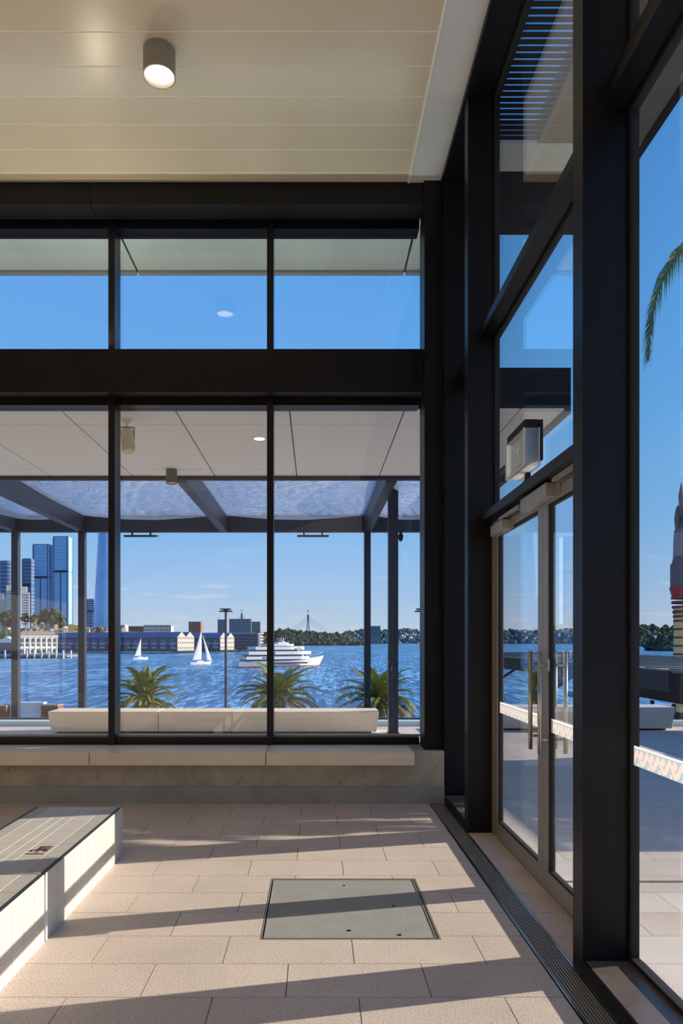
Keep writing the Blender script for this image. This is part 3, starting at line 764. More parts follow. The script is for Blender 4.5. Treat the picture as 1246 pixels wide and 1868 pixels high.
for lb, px, py, D, Lf, sd_ in (('feather palm crown left of the lamp post', 264, 1276, 40, 2.35, 3), ('feather palm crown in front of the ferry', 509, 1276, 40, 2.5, 11), ('feather palm crown behind the bench right end', 694, 1280, 40, 2.45, 5)):
    p = P(px, py, D); palm(lb, (p.x, D, -8), p.z, Lf*1.08, 50, 56, .05, sd_, -8)
# nearer palm right of the frame: one frond hangs into view
tip = P(1184, 655, 9.2); crown = Vector((7.9, 9.6, 6.9))
dv = tip - crown; az = math.atan2(dv.y, dv.x); run = math.hypot(dv.x, dv.y)
random.seed(4)
hang = frond_mesh(4.3, 0, 0, 150, .03, PG, droop=1.0, ll=.085, way=((0, 0, 0), (run*.5, 0, 1.0), (run*1.02, 0, .15), (run, 0, dv.z)))
pn = palm('tall palm right of the terrace with one frond hanging into view', (crown.x, crown.y, 0), crown.z, 2.2, 40, 40, .035, 9, 0, .22)
put('frond', hang, pn, (0, 0, crown.z), (0, 0, az))

palm('low bushy palm added out of view to shade the room corner', (7.2, 8.05, 0), 2.75, 1.35, 110, 40, .06, 17, 0, .16)  # added unseen palm; its dense crown blocks sun at the corner pane

# ================================================================ FORESHORE
PROM = mat('promenade paving', (176, 168, 156), .8, var=.1)
fo = tag(B(-120, 120, 12.6, 60, -9.2, -8.0).build('foreshore', PROM), 'paved foreshore below the terrace', 'ground', kind='structure')
def lamp_post(px, D, label):
    t = T('lamp_post', label, 'lamp post', (P(px, 1170, D).x, D, -8), group='foreshore lamp posts')
    zt = P(px, 1116, D).z + 8
    MB().tube((0, 0, 0), (0, 0, zt), .075, .06, n=10).build('pole', NAVY, t)
    MB().box(-.32, .32, -.3, .3, zt, zt+.05).box(-.26, .26, -.24, .24, zt+.11, zt+.16).box(-.12, .12, -.1, .1, zt+.05, zt+.11).build('lamp_head', BLACKR, t)
lamp_post(412, 36, 'thin black lamp post between sailboat and ferry')
lamp_post(769, 36, 'lamp head half hidden by the right window jamb')
# lower terrace with brick piers, rendered wall and slatted chairs
lt = tag(B(-16, -5.2, 12.6, 26, -8, -1.5).build('lower_terrace', PROM), 'lower paved terrace beyond the kerb on the left', 'terrace', kind='structure')
BRICKM = mat('dark red brick', (112, 66, 54), .85, var=.2, vscale=9, objrand=.25)
MORT = mat('mortar', (150, 138, 126), .9)
def pier(x0, x1, D, zt, label):
    t = T('brick_pier', label, 'pier', ((x0+x1)/2, D, -1.5), group='brick piers beyond the terrace')
    w = (x1-x0)/2; n = 2; z = 0; k = 0
    B(-w+.01, w-.01, -.23+.01, .23, 0, zt+1.5-.01).build('mortar_core', MORT, t)
    while z + .076 <= zt+1.51:
        ed = [-w, 0, w] if k % 2 == 0 else [-w, -w/2, w/2, w]
        for a, b in zip(ed[:-1], ed[1:]):
            key = ('brk', round(b-a, 3))
            if key not in SHARE: SHARE[key] = B(-(b-a)/2+.005, (b-a)/2-.005, -.23, .23, 0, .066).mesh('brick', BRICKM)
            put('brick', SHARE[key], t, ((a+b)/2, 0, z))
        z += .076; k += 1
    return t
pz = P(0, 1284, 20).z
pier(P(80, 0, 20).x, P(111, 0, 20).x, 20, pz, 'dark brick pier at the left end of the cream bench')
pier(P(-12, 0, 20).x, P(18, 0, 20).x, 20, pz-.02, 'dark brick pier at the left edge of the view')
RW = mat('pale blue rendered wall', (206, 224, 228), .7, var=.1, vscale=3, bump=.6, bscale=7, bdist=.05)
rw = T('rendered_wall', 'pale blue rendered garden wall between two brick piers', 'wall', (0, 20.1, -1.5))
B(P(18, 0, 20).x, P(80, 0, 20).x, -.1, .1, 0, pz+1.5).build('wall_body', RW, rw)
B(P(18, 0, 20).x, P(80, 0, 20).x, -.14, .14, pz+1.5, pz+1.54).build('coping', RW, rw)
def adirondack(px, D, zt, label, rz):
    t = T('slatted_chair', label, 'chair', (P(px, 0, D).x, D, -1.5), rz, group='white slatted garden chairs')
    h = zt+1.5
    for i in range(7):
        a = (i-3)*.105; tp_ = h-.02-.10*((i-3)/3)**2
        MB().hexa([(a*.75-.045, .18, .3), (a*.75+.045, .18, .3), (a*.75+.045, .205, .3), (a*.75-.045, .205, .3)],
                  [(a-.048, .48, tp_), (a+.048, .48, tp_), (a+.048, .505, tp_), (a-.048, .505, tp_)]).build('back_slat', WHITEP, t)
    for i in range(5): B(-.3, .3, -.35+i*.11, -.26+i*.11, .36-i*.025, .38-i*.025).build('seat_slat', WHITEP, t)
    for s in (-1, 1):
        B(s*.36-.06, s*.36+.06, -.42, .32, .56, .58).build('armrest', WHITEP, t)
        B(s*.33-.02, s*.33+.02, -.40, -.32, 0, .56).build('leg', WHITEP, t); B(s*.33-.02, s*.33+.02, .2, .28, 0, .56).build('leg', WHITEP, t)
adirondack(52, 16, P(0, 1312, 16).z, 'white slatted garden chair before the pale blue wall', .2)
adirondack(2, 16, P(0, 1313, 16).z, 'white slatted garden chair at the left picture edge', -.9)

# wharf canopies to the right
WR = mat('weathered wharf roof', (140, 136, 130), .8, var=.3, vscale=1.2, stretch=(.6, 3, 1))
WD = mat('dark wharf timber', (42, 42, 48), .7, var=.1)
wf = T('wharf_canopy', 'weathered flat wharf roof on dark posts beyond the terrace', 'canopy', (0, 0, -8))
B(6.6, 12.6, 13.0, 34, 8.87, 8.93).build('roof_sheet', WR, wf)
B(6.55, 6.62, 13.0, 34, 8.52, 8.90).build('fascia', WD, wf)
B(6.62, 12.6, 13.0, 34, 8.52, 8.86).build('roof_frame', WD, wf)
for i in range(22): B(6.62, 12.6, 13.1+i*.95, 13.14+i*.95, 8.93, 8.955).build('roof_seam', WR, wf)
B(6.9, 7.4, 21.0, 22.6, 8.18, 8.52).build('hanging_box', WD, wf)
for y in (15.5, 21.8, 28.0): B(6.75, 6.95, y, y+.2, 0, 8.52).build('post', WD, wf)
for y in (21.8, 28): MB().tube((6.85, y, 7.6), (8.2, y, 8.5), .05, n=6).build('brace', WD, wf)
wf2 = T('walkway_canopy', 'lower wharf walkway roof behind the grey bench', 'canopy', (0, 0, -8))
B(7.4, 12.0, 13.0, 20, 8.38, 8.42).build('roof_sheet', WR, wf2)
B(7.35, 7.42, 13.0, 20, 8.20, 8.40).build('fascia', WD, wf2)
B(7.2, 7.24, 13.0, 20, 7.9, 8.05).build('hand_rail', WD, wf2)
for i in range(8): B(7.19, 7.25, 13.2+i*.9, 13.26+i*.9, 0, 8.2).build('post', WD, wf2)
# ================================================================ HARBOUR
ZW = -9.5
def water():
    m = bpy.data.materials.new('harbour water'); m.use_nodes = True; n = m.node_tree.nodes; L = m.node_tree.links
    b = n['Principled BSDF']; b.inputs['Roughness'].default_value = .35; b.inputs['Specular IOR Level'].default_value = .2
    g = n.new('ShaderNodeNewGeometry')
    def noise(sc, st, det=4, dist=.4):
        mp = n.new('ShaderNodeMapping'); mp.inputs['Scale'].default_value = st; L.new(g.outputs['Position'], mp.inputs[0])
        t = n.new('ShaderNodeTexNoise'); t.inputs['Scale'].default_value = sc; t.inputs['Detail'].default_value = det; t.inputs['Distortion'].default_value = dist
        L.new(mp.outputs[0], t.inputs[0]); return t.outputs[0]
    a = noise(.9, (1, .14, 1), 6); c = noise(.04, (1, .22, 1), 3)
    add = n.new('ShaderNodeMath'); add.operation = 'MULTIPLY_ADD'; add.inputs[1].default_value = .35; L.new(c, add.inputs[0]); L.new(a, add.inputs[2])
    r = n.new('ShaderNodeValToRGB'); e = r.color_ramp.elements
    e[0].position = .52; e[0].color = lin((12, 66, 112)); e[1].position = .84; e[1].color = lin((150, 206, 232))
    k = e.new(.66); k.color = lin((38, 110, 164))
    L.new(add.outputs[0], r.inputs[0]); L.new(r.outputs[0], b.inputs['Base Color'])
    bp = n.new('ShaderNodeBump'); bp.inputs['Strength'].default_value = .8; bp.inputs['Distance'].default_value = .5
    L.new(a, bp.inputs['Height']); L.new(bp.outputs[0], b.inputs['Normal'])
    return m
wt = tag(MB().add([(-9000, 58, ZW), (9000, 58, ZW), (9000, 15000, ZW), (-9000, 15000, ZW)], [(0, 1, 2, 3)]).build('harbour_water', water()), 'rippled blue harbour water', 'water', kind='stuff')
FOAM = mat('foam', (214, 226, 236), .7, var=.15, vscale=.5)

# ---------------------------------------------------------------- boats
HULLW = mat('white boat paint', (238, 232, 226), .4, 0, .4); SAIL = None
def sailcloth():
    m = bpy.data.materials.new('sail cloth'); m.use_nodes = True; n = m.node_tree.nodes; L = m.node_tree.links; n.clear()
    o = n.new('ShaderNodeOutputMaterial'); x = n.new('ShaderNodeMixShader'); x.inputs[0].default_value = .4
    d_ = n.new('ShaderNodeBsdfDiffuse'); t = n.new('ShaderNodeBsdfTranslucent')
    for k in (d_, t): k.inputs[0].default_value = lin((246, 240, 232))
    L.new(d_.outputs[0], x.inputs[1]); L.new(t.outputs[0], x.inputs[2]); L.new(x.outputs[0], o.inputs[0]); return m
SAIL = sailcloth()
WINB = mat('dark boat window', (58, 60, 66), .2, 0, .6); REDS = mat('red boot stripe', (150, 52, 46), .5); SKINP = mat('blue deck canopy', (120, 130, 160), .6)
def hull_mesh(Lh, bw, h0, h1, n=14, sheer=.6, rake=.06):
    """simple lofted hull along +x, bow at x=Lh"""
    rings = []
    for i in range(n+1):
        t = i/n; w = bw/2*(1-max(0, (t-.55)/.45)**2.2)*(.86+.14*min(1, t/.2)); w = max(w, .02)
        zt = h1 + sheer*max(0, t-.4)**2; x = Lh*t
        rings.append([(x, -w, zt), (x-rake*Lh*(t**3), -w*.8, 0), (x-rake*Lh*(t**3), 0, h0), (x-rake*Lh*(t**3), w*.8, 0), (x, w, zt)])
    m = MB(); vs = [p for r in rings for p in r]; fs = []
    for i in range(n):
        for j in range(5):
            a = i*5+j; b = i*5+(j+1) % 5; fs.append((a, b, b+5, a+5))
    fs += [tuple(range(5)), tuple(n*5+j for j in range(5))]
    return m.add(vs, fs)
def deck(x0, x1, w, z0, z1, point, n=8):
    """rounded-bow deck house"""
    poly = [(x0, -w/2), (x0, w/2)] + [(x1-point+point*math.sin(PI/2*i/n), w/2*math.cos(PI/2*i/n)) for i in range(n+1)] + [(x1-point+point*math.sin(PI/2*i/n), -w/2*math.cos(PI/2*i/n)) for i in range(n-1, -1, -1)]
    return MB().prism(poly, 'z', z0, z1)
fx0 = P(431, 0, 298).x
fe = T('harbour_ferry', 'large white three deck cruise ferry under way', 'ferry', (fx0, 296, ZW), math.radians(28)); fe.scale = (1.13, 1, 1)
hull_mesh(37.5, 9.5, -.6, 2.5, sheer=6).build('hull', HULLW, fe)
hull_mesh(36.4, 9.3, -.6, .35, sheer=.2, rake=.04).build('boot_stripe', REDS, fe)
for x0, x1, w, z0, z1, pt, nm in ((2.6, 30.5, 9.5, 3.3, 4.5, 6, 'main_deck'), (3.6, 31.5, 9.4, 5.3, 6.7, 9, 'upper_deck'), (6.4, 28.5, 9.0, 7.4, 8.7, 9, 'top_deck'), (11.5, 24.0, 7.0, 9.0, 9.8, 5, 'wheelhouse_base')):
    deck(x0, x1, w, z0, z1, pt).build(nm, HULLW, fe)
for x0, x1, w, z0, z1, pt, nm in ((3.2, 29.0, 8.9, 2.4, 3.3, 5, 'window_band'), (4.2, 29.2, 8.9, 4.5, 5.3, 7, 'window_band'), (6.8, 27.6, 8.5, 6.7, 7.4, 8, 'window_band'), (11, 24, 7.4, 8.7, 9.0, 5, 'window_band')):
    deck(x0, x1, w, z0, z1, pt).build(nm, WINB, fe)
m = B(12, 28, -4.74, -4.66, 1.35, 1.95).build('cabin_windows', WINB, fe)
for x in (9.2, 9.9, 10.6, 11.3): B(x, x+.35, -4.80, -4.72, 3.45, 4.3).build('cabin_window', WINB, fe)
for x in (12.6, 13.3, 14): B(x, x+.35, -4.76, -4.66, 5.45, 6.4).build('cabin_window', WINB, fe)
for x in (25.5, 26.2, 26.9): B(x-1.8, x-1.45, -4.56, -4.45, 7.55, 8.4).build('cabin_window', WINB, fe)
MB().box(16.5, 21, -2.5, 2.5, 9.8, 10.6).build('wheelhouse', HULLW, fe)
MB().hexa([(20.3, -.9, 9.8), (22, -.9, 9.8), (22, .9, 9.8), (20.3, .9, 9.8)], [(19, -.3, 11), (19.8, -.3, 11), (19.8, .3, 11), (19, .3, 11)]).build('funnel', HULLW, fe)
MB().tube((18.7, 0, 10.5), (18.7, 0, 12.8), .14, .06, n=6).tube((17.6, 0, 11.2), (19.8, 0, 11.2), .06, n=5).build('mast', HULLW, fe)
MB().box(1.2, 6.5, -4.3, 4.3, 5.3, 5.45).box(3.2, 9, -4.2, 4.2, 7.4, 7.55).build('stern_awning', SKINP, fe)
for x in (1.4, 3.4, 5.2): MB().box(x, x+.12, -4.2, -4.08, 2.5, 4.9).build('stanchion', HULLW, fe)
MB().path([(30, -2.6, 4.8), (34, -1.6, 5.4), (37, 0, 6.1)], .06, 4).build('bow_rail', HULLW, fe)
wk = tag(MB().prism([(-1, -1.2), (30, -6.2), (36, -4), (30, -4.8), (0, .4), (-95, -1.0), (-95, -2.4)], 'z', 0, .06).build('ferry_wake', FOAM, None, (fx0, 296, ZW), (0, 0, math.radians(28))), 'white wake trailing behind the cruise ferry', 'wake', kind='stuff')
def sailboat(px, D, Lh, hm, label, jib, flip=1):
    t = T('sailboat', label, 'sailboat', (P(px, 0, D).x, D, ZW), math.radians(40), group='white sailboats on the harbour')
    hull_mesh(Lh, Lh*.28, -.5, 1.1, sheer=1.2).build('hull', HULLW, t, (-Lh/2, 0, 0))
    MB().hexa([(-Lh*.2, -.7, 1.1), (Lh*.15, -.6, 1.1), (Lh*.15, .6, 1.1), (-Lh*.2, .7, 1.1)], [(-Lh*.15, -.5, 1.7), (Lh*.08, -.4, 1.7), (Lh*.08, .4, 1.7), (-Lh*.15, .5, 1.7)]).build('cabin', HULLW, t)
    xm = Lh*.05
    MB().tube((xm, 0, 1), (xm, 0, hm), .09, .05, n=6).build('mast', ALU2, t)
    def sail(a, b, c, nm, belly):
        m = MB(); m.sm = True; N = 8; vs = []
        for th in (0,):
            for i in range(N+1):
                for j in range(N+1):
                    u = i/N; v = j/N; p = Vector(a)*(1-u) + (Vector(b)*(1-v) + Vector(c)*v)*u
                    p.y += belly*math.sin(PI*v)*u*.9*math.sin(PI*min(1, u*.8+.15)) + th; vs.append(p)
        k = (N+1)**2; fs = []
        for i in range(N):
            for j in range(N):
                q4 = (i*(N+1)+j, (i+1)*(N+1)+j, (i+1)*(N+1)+j+1, i*(N+1)+j+1); fs += [q4]
        m.add(vs, fs).build(nm, SAIL, t)
    sail((xm-.15, 0, hm-.4), (xm-.15, 0, 2.4), (-Lh*.40, -1.2, 2.2), 'mainsail', -.8)
    if jib: sail((xm+.4, 0, hm*.86), (xm+jib*.45, -.6, 2.0), (xm+jib, 0, 1.8), 'jib', -.7)
    MB().tube((xm, 0, 2.2), (-Lh*.42, -1.2, 2.0), .07, n=6).build('boom', ALU2, t)
sailboat(256, 425, 10.6, 13.4, 'small white sailboat with single full sail before the pier sheds', 0)
sailboat(366, 334, 12.4, 16.8, 'white sailboat with mainsail and jib nearest the lamp post', 5.6)

# ---------------------------------------------------------------- foliage
bmi = bmesh.new(); bmesh.ops.create_icosphere(bmi, subdivisions=1, radius=1); IV = [v.co.copy() for v in bmi.verts]; IF = [tuple(v.index for v in f.verts) for f in bmi.faces]; bmi.free()
TREE = mat('hazed dark foliage', (76, 84, 68), .9, 0, .1, var=.35, vscale=.12); TREE2 = mat('warm foliage', (92, 98, 72), .9, 0, .1, var=.35, vscale=.12); TREE3 = mat('far hazy foliage', (110, 122, 124), .9, 0, .1, var=.25, vscale=.05)  # distance haze is mixed into the dark and far foliage colours
def blobs(mb, pts, r, sq=.9):
    for p in pts:
        s = r*random.uniform(.6, 1.25); q = Matrix.Rotation(random.uniform(0, 6.28), 3, 'Z')
        mb.add([(Vector(p) + q @ (v*s*random.uniform(.8, 1.2)) * 1.0) for v in IV], IF)
def woods(name, label, m, px0, px1, D, topf, basepy, r, n, depth=60, seed=1, terr=None):
    """wooded slope: ground body plus crowns up to the measured skyline topf(px)"""
    random.seed(seed)
    t = T(name, label, 'trees', (0, D, ZW))
    k = 24; g = MB()
    xs = [px0+(px1-px0)*i/k for i in range(k+1)]
    fr = [(P(x, 0, D).x, 0, 0) for x in xs]; bk = [(P(x, 0, D).x, depth, max(.5, (P(x, topf(x), D).z-ZW)*.72)) for x in xs]; bb = [(P(x, 0, D).x, depth, -1) for x in xs]
    g.add(fr+bk+bb, [(i, i+1, k+1+i+1, k+1+i) for i in range(k)] + [(k+1+i, k+2+i, 2*k+3+i, 2*k+2+i) for i in range(k)])
    g.build('slope', terr or m, t)
    mb = MB(); pts = []
    for i in range(n):
        x = random.uniform(px0, px1); u = random.random()**.8
        zt = (P(x, topf(x)+random.uniform(-2, 3)*1.0, D).z-ZW)
        pts.append((P(x, 0, D).x, depth*u, max(r*.4, zt*u - r*.5)))
    blobs(mb, pts, r)
    o = mb.build('crowns', m, t); o['kind'] = 'stuff'
    return t
def prof(*pp):
    def f(x):
        for (a, ya), (b, yb) in zip(pp[:-1], pp[1:]):
            if a <= x <= b: return ya+(yb-ya)*(x-a)/(b-a)
        return pp[0][1] if x < pp[0][0] else pp[-1][1]
    return f
ROCK = mat('sandstone shore', (150, 132, 112), .9, var=.3, vscale=.2)
woods('wooded_headland', 'dark wooded headland behind the ferry and bridge pylon', TREE, 465, 664, 1800, prof((465, 1150), (500, 1148), (520, 1146), (560, 1151), (600, 1153), (640, 1158), (655, 1168), (664, 1174)), 1177, 7.5, 700, 120, 2, ROCK)
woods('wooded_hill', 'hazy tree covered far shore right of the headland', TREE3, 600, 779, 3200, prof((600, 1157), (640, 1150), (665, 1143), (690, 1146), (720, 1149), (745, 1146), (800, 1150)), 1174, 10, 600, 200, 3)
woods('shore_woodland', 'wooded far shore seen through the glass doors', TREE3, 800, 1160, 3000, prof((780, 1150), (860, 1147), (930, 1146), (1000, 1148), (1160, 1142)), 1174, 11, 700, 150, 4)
woods('wooded_point', 'dark bushy point in the near right pane', TREE2, 1150, 1330, 1500, prof((1150, 1137), (1190, 1136), (1220, 1140), (1330, 1138)), 1178, 7, 420, 100, 6, TREE)
woods('rocky_point', 'dark rocky shore with trees beside the striped tower', TREE, 1206, 1330, 800, prof((1206, 1178), (1212, 1163), (1240, 1158), (1330, 1150)), 1188, 3.4, 260, 40, 8, TREE)
sw = tag(B(-14, 200, -3, 0, 0, 2.4).build('sea_wall', WD, None, (P(1190, 0, 790).x+14, 790, ZW)), 'dark sea wall at the foot of the rocky shore', 'wall')
wcol = T('white_column', 'plain white column in the near right pane', 'beacon', (P(1194.5, 0, 900).x, 900, ZW))  # plain white column standing in the harbour
MB().lathe([(2.2, 0), (1.9, 2.5), (1.7, 18), (1.9, 18.3), (1.9, 19)], 14).build('column', WHITEP, wcol); MB().lathe([(2.6, 0), (2.6, 1.5)], 14).build('base', ROCK, wcol)

# houses on the far right hill
HW = mat('house wall cream', (220, 204, 184), .8, objrand=.08); WINF = mat('far window', (70, 78, 92), .4, 0, .5)
WALLS = [('cream', (222, 206, 182)), ('white', (238, 234, 226)), ('sandstone', (200, 170, 136)), ('pale grey', (190, 190, 192))]
ROOFS = [('brown', (126, 96, 82)), ('grey', (136, 138, 144)), ('red', (160, 92, 74)), ('white', (226, 222, 216))]
HR = mat('tiled roof', (150, 126, 112), .8, objrand=.2)
HWM = {k: mat('house wall ' + k, v, .8) for k, v in WALLS}; HRM = {k: mat('house roof ' + k, v, .8) for k, v in ROOFS}
HM = {}
def house_meshes(w, d, h, wk_, rk_):
    key = (w, wk_, rk_)
    if key not in HM:
        b = B(-w/2, w/2, -d/2, d/2, -6, h).mesh('walls', HWM[wk_])
        r = MB().prism([(-w/2-.4, h), (w/2+.4, h), (0, h+w*.38)], 'y', -d/2-.3, d/2+.3).mesh('roof', HRM[rk_])
        v = MB()
        for x in (-w*.28, 0, w*.28):
            for z in (h*.2, h*.6): v.box(x-w*.07, x+w*.07, -d/2-.08, -d/2+.05, z, z+h*.22)
        HM[key] = (b, r, v.mesh('window_panes', WINF))
    return HM[key]
def houses(n, px0, px1, py0, py1, D, depth, ztop, seed, where, group, sc=1.0):
    """houses standing on a slope that rises from the water at D to ztop(px) at D+depth"""
    random.seed(seed); done = []
    for i in range(n*6):
        if len(done) >= n: break
        x = random.uniform(px0, px1); y = random.uniform(py0, py1); zt = ztop(x); best = None
        for k in range(41):
            t_ = k/40; e = abs(P(x, y, D+depth*t_).z - (ZW+.5+(zt-ZW-.5)*t_))
            if best is None or e < best[0]: best = (e, t_)
        dd = D+depth*best[1]; X = P(x, 0, dd).x; zg = ZW+.5+(zt-ZW-.5)*best[1]
        if any(abs(X-u)+abs(dd-v)*.6 < 10*sc for u, v in done): continue
        done.append((X, dd))
        w, dp, h = random.choice(((9, 10, 8), (12, 10, 7), (7, 9, 10))); wk_ = random.choice(WALLS)[0]; rk_ = random.choice(ROOFS)[0]
        b, r, v = house_meshes(w, dp, h, wk_, rk_)
        t = T('house', 'small %s house with %s roof %s' % (wk_, rk_, where), 'house', (X, dd, zg), random.uniform(.1, .9), group=group); t.scale = (sc, sc, sc)
        put('walls', b, t); put('roof', r, t); put('window_panes', v, t)
fh = lambda x: ZW+(P(x, 1147, 3200).z-ZW)*.72
houses(22, 728, 774, 1152, 1168, 3200, 200, fh, 5, 'on the far right hillside', 'houses on the far right hill', 1.5)
houses(7, 628, 720, 1162, 1170, 3200, 200, fh, 9, 'low on the far shore', 'houses on the far shore', 1.2)
houses(14, 940, 1048, 1160, 1169, 3000, 150, fh, 15, 'on the shore behind the doors', 'houses behind the doors', 1.5)
FB = mat('far apartment wall', (150, 138, 132), .8)
def block(label, px0, px1, pt, pb, D, m, rows=0, colsn=0, cat='building', rz=0, depth=20, name='apartment_block', wm=None, roof=None, group=None):
    """box building with individually built windows"""
    p = P((px0+px1)/2, pb, D); w = (px1-px0)/F*D; h = (pb-pt)/F*D
    t = T(name, label, cat, (p.x, D, p.z), rz, group=group)
    B(-w/2, w/2, 0, depth, ZW-p.z+.5, h).build('walls', m, t)
    if roof: B(-w/2-.5, w/2+.5, -.5, depth+.5, h, h+h*.05).build('roof', roof, t)
    if rows:
        ww, hh = w/colsn*.55, h/rows*.5
        me = B(-ww/2, ww/2, -.15, .1, 0, hh).mesh('window', wm or WINF)
        for i in range(rows):
            for j in range(colsn): put('window', me, t, (-w/2+w/colsn*(j+.5), 0, h/rows*(i+.3)))
    return t
block('brown apartment tower rising behind the far shore trees', 677, 694, 1142, 1162, 3000, FB, 6, 5)
SD = mat('blue grey glass block', (110, 122, 136), .5, var=.1, vscale=.05)
block('low grey glass office block left of the cable bridge tower', 397, 412, 1130, 1150, 2300, SD, 5, 4)
block('wide grey office block below the left bridge pylon', 418, 458, 1129, 1152, 2200, SD, 5, 9)
block('narrow pale block right of the grey offices', 458, 475, 1134, 1152, 2250, FB, 4, 4)
bk_ = mat('brick apartments', (150, 96, 74), .8, var=.1)
block('brick apartment block behind the tall sailboat', 344, 366, 1134, 1158, 1200, bk_, 5, 5)
cw = mat('cream office wall', (222, 206, 184), .8)
block('long cream office building above the pier sheds', 262, 312, 1141, 1158, 1150, cw, 3, 12, roof=SD)
block('brown roofed hall left of the cream offices', 230, 264, 1143, 1158, 1180, bk_, 2, 6, roof=SD)
block('white gabled house row at the left mullion', 214, 228, 1140, 1158, 1100, cw, 2, 4)
# ---------------------------------------------------------------- cable-stayed bridge
CAB = mat('bridge cable', (120, 132, 146), .7); PYL = mat('bridge concrete', (86, 96, 108), .8)
def pylon(px, D, pt, pb, label, sp, cl, cr):
    p = P(px, pb, D); h = (pb-pt)/F*D; t = T('bridge_pylon', label, 'bridge', (p.x, D, p.z), group='pylons of the cable bridge')
    for s in (-1, 1):
        MB().hexa([(s*sp-2.2, -3, ZW-p.z+.2), (s*sp+2.2, -3, ZW-p.z+.2), (s*sp+2.2, 3, ZW-p.z+.2), (s*sp-2.2, 3, ZW-p.z+.2)], [(s*2.0-1.8, -3, h*.62), (s*2.0+1.8, -3, h*.62), (s*2.0+1.8, 3, h*.62), (s*2.0-1.8, 3, h*.62)]).build('leg', PYL, t)
    B(-3.8, 3.8, -3, 3, h*.62, h*.93).build('mast', PYL, t); MB().tube((0, 0, h*.93), (0, 0, h*1.12), .5, n=5).box(-2, 2, -.3, .3, h*1.08, h*1.18).build('flag', PYL, t)
    for k in range(5):
        MB().tube((0, 0, h*(.62+.06*k)), (-cl*(.55+.11*k), 20, h*.08), .42, n=4).build('stay_cable', CAB, t)
        MB().tube((0, 0, h*(.62+.06*k)), (cr*(.55+.11*k), 20, h*.02), .42, n=4).build('stay_cable', CAB, t)
pylon(562, 3000, 1119, 1153, 'A shaped pylon of the cable bridge above the ferry', 9, 82, 95)
pylon(441, 3300, 1117, 1140, 'bridge pylon tip behind the grey office block', 9, 38, 38)

# ---------------------------------------------------------------- finger wharf sheds
SHW = mat('dark shed boards', (88, 92, 108), .8, var=.15, vscale=.2); SHR = mat('blue shed roof', (92, 116, 158), .6, var=.08, vscale=.1); SHG = mat('pale gable boards', (186, 176, 162), .7); PILE = mat('pile timber', (92, 82, 74), .9)
SHF = mat('pale window surround', (168, 176, 190), .7)
def shed(px, pyw, D, L, w, h, rz, label, nb):
    """long two-storey wharf shed; gable end at local x=0 facing +x, water side is local -y"""
    p = P(px, pyw, D); t = T('wharf_shed', label, 'shed', (p.x, D, ZW), rz, group='finger wharf sheds across the harbour')
    d = 2.6
    B(-L, 0, 0, w, d, d+h).build('shed_walls', SHW, t)
    for k in range(2):
        y0 = w*k/2
        MB().prism([(y0-.6*(k == 0), d+h-.3), (y0+w/2+.6*(k == 1), d+h-.3), (y0+w/4, d+h+4.6)], 'x', -L, -.6).build('roof', SHR, t)
        MB().prism([(y0, d), (y0+w/2, d), (y0+w/2, d+h), (y0+w/4, d+h+4.8), (y0, d+h)], 'x', -.1, .5).build('gable_front', SHG, t)
        for z in (d+1.5, d+h*.5, d+h*.85):
            for q5 in range(4):
                yy = y0+w/2*(q5+.5)/4; B(.5, .65, yy-.6, yy+.6, z, z+1.7).build('gable_window', WINF, t)
    B(-L-2, 2.5, -2.5, w+2, d-.9, d).build('deck', PILE, t)
    pm_ = MB().tube((0, 0, -1.5), (0, 0, d-.9), .35, n=6).mesh('pile', PILE)
    for k in range(int(L/4)): put('pile', pm_, t, (-k*4, -2, 0))
    wm_ = B(-1.1, 1.1, -.12, .1, 0, 2.0).mesh('window', WINF); fm_ = B(-1.5, 1.5, -.08, .08, -.4, 2.4).mesh('window_surround', SHF)
    pan = B(-3.2, 3.2, -.06, .08, 0, 2.0).mesh('wall_panel', SHF)
    for k in range(nb):
        x = -L*(k+.5)/nb
        for z in (d+h*.60,):
            for s in (-1.7, 1.7):
                put('window_surround', fm_, t, (x+s, 0, z)); put('window', wm_, t, (x+s, -.06, z))
        put('wall_panel', pan, t, (x+random.uniform(-2, 2), 0, d+h*.12)); put('window', wm_, t, (x+L/nb*.45, -.1, d+h*.14))
        put('wall_panel', pan, t, (x, 0, d+h*.40))
    B(-L, -.2, -.3, 0, d+h*.52, d+h*.56).build('string_course', SHF, t); B(-L, -.2, -1.2, 0, d+h*.93, d+h*.97).build('eave', SHR, t)
shed(323, 1191, 640, 160, 25, 12.5, math.radians(-27), 'long blue roofed wharf shed behind the small sailboat', 15)
shed(401, 1189, 700, 60, 25, 12.5, math.radians(-27), 'blue roofed wharf shed with pale gables behind the lamp post', 6)
db = T('wharf_apartments', 'dark balconied wharf apartment block left of the ferry', 'building', (P(415, 0, 760).x, 760, ZW), math.radians(-10))
Lb = 34
B(0, Lb, 0, 20, 2, 19).build('walls', SHW, db); B(-1, Lb+1, -1.5, 21, 19, 20).build('roof', SHF, db)
for z in (5, 8.2, 11.4, 14.6): B(-.5, Lb+1.5, -1.5, 0, z, z+.35).build('balcony_slab', SHF, db); 
wmb = B(-1, 1, -.1, .1, 0, 1.9).mesh('window', WINF)
for z in (2.6, 5.8, 9, 12.2, 15.6):
    for k in range(9): put('window', wmb, db, (2+k*3.7, 0, z))
for z in (2.6, 5.8, 9, 12.2, 15.6):
    for k in range(3): B(Lb, Lb+1.4, 2+k*6, 6+k*6, z, z+1.2).build('balcony', HW, db)
B(-3, Lb+12, -4, 22, 0, 2).build('quay', ROCK, db)
block('low cream terminal building left of the ferry bow', 505, 517, 1164, 1174, 1500, cw, 1, 3)

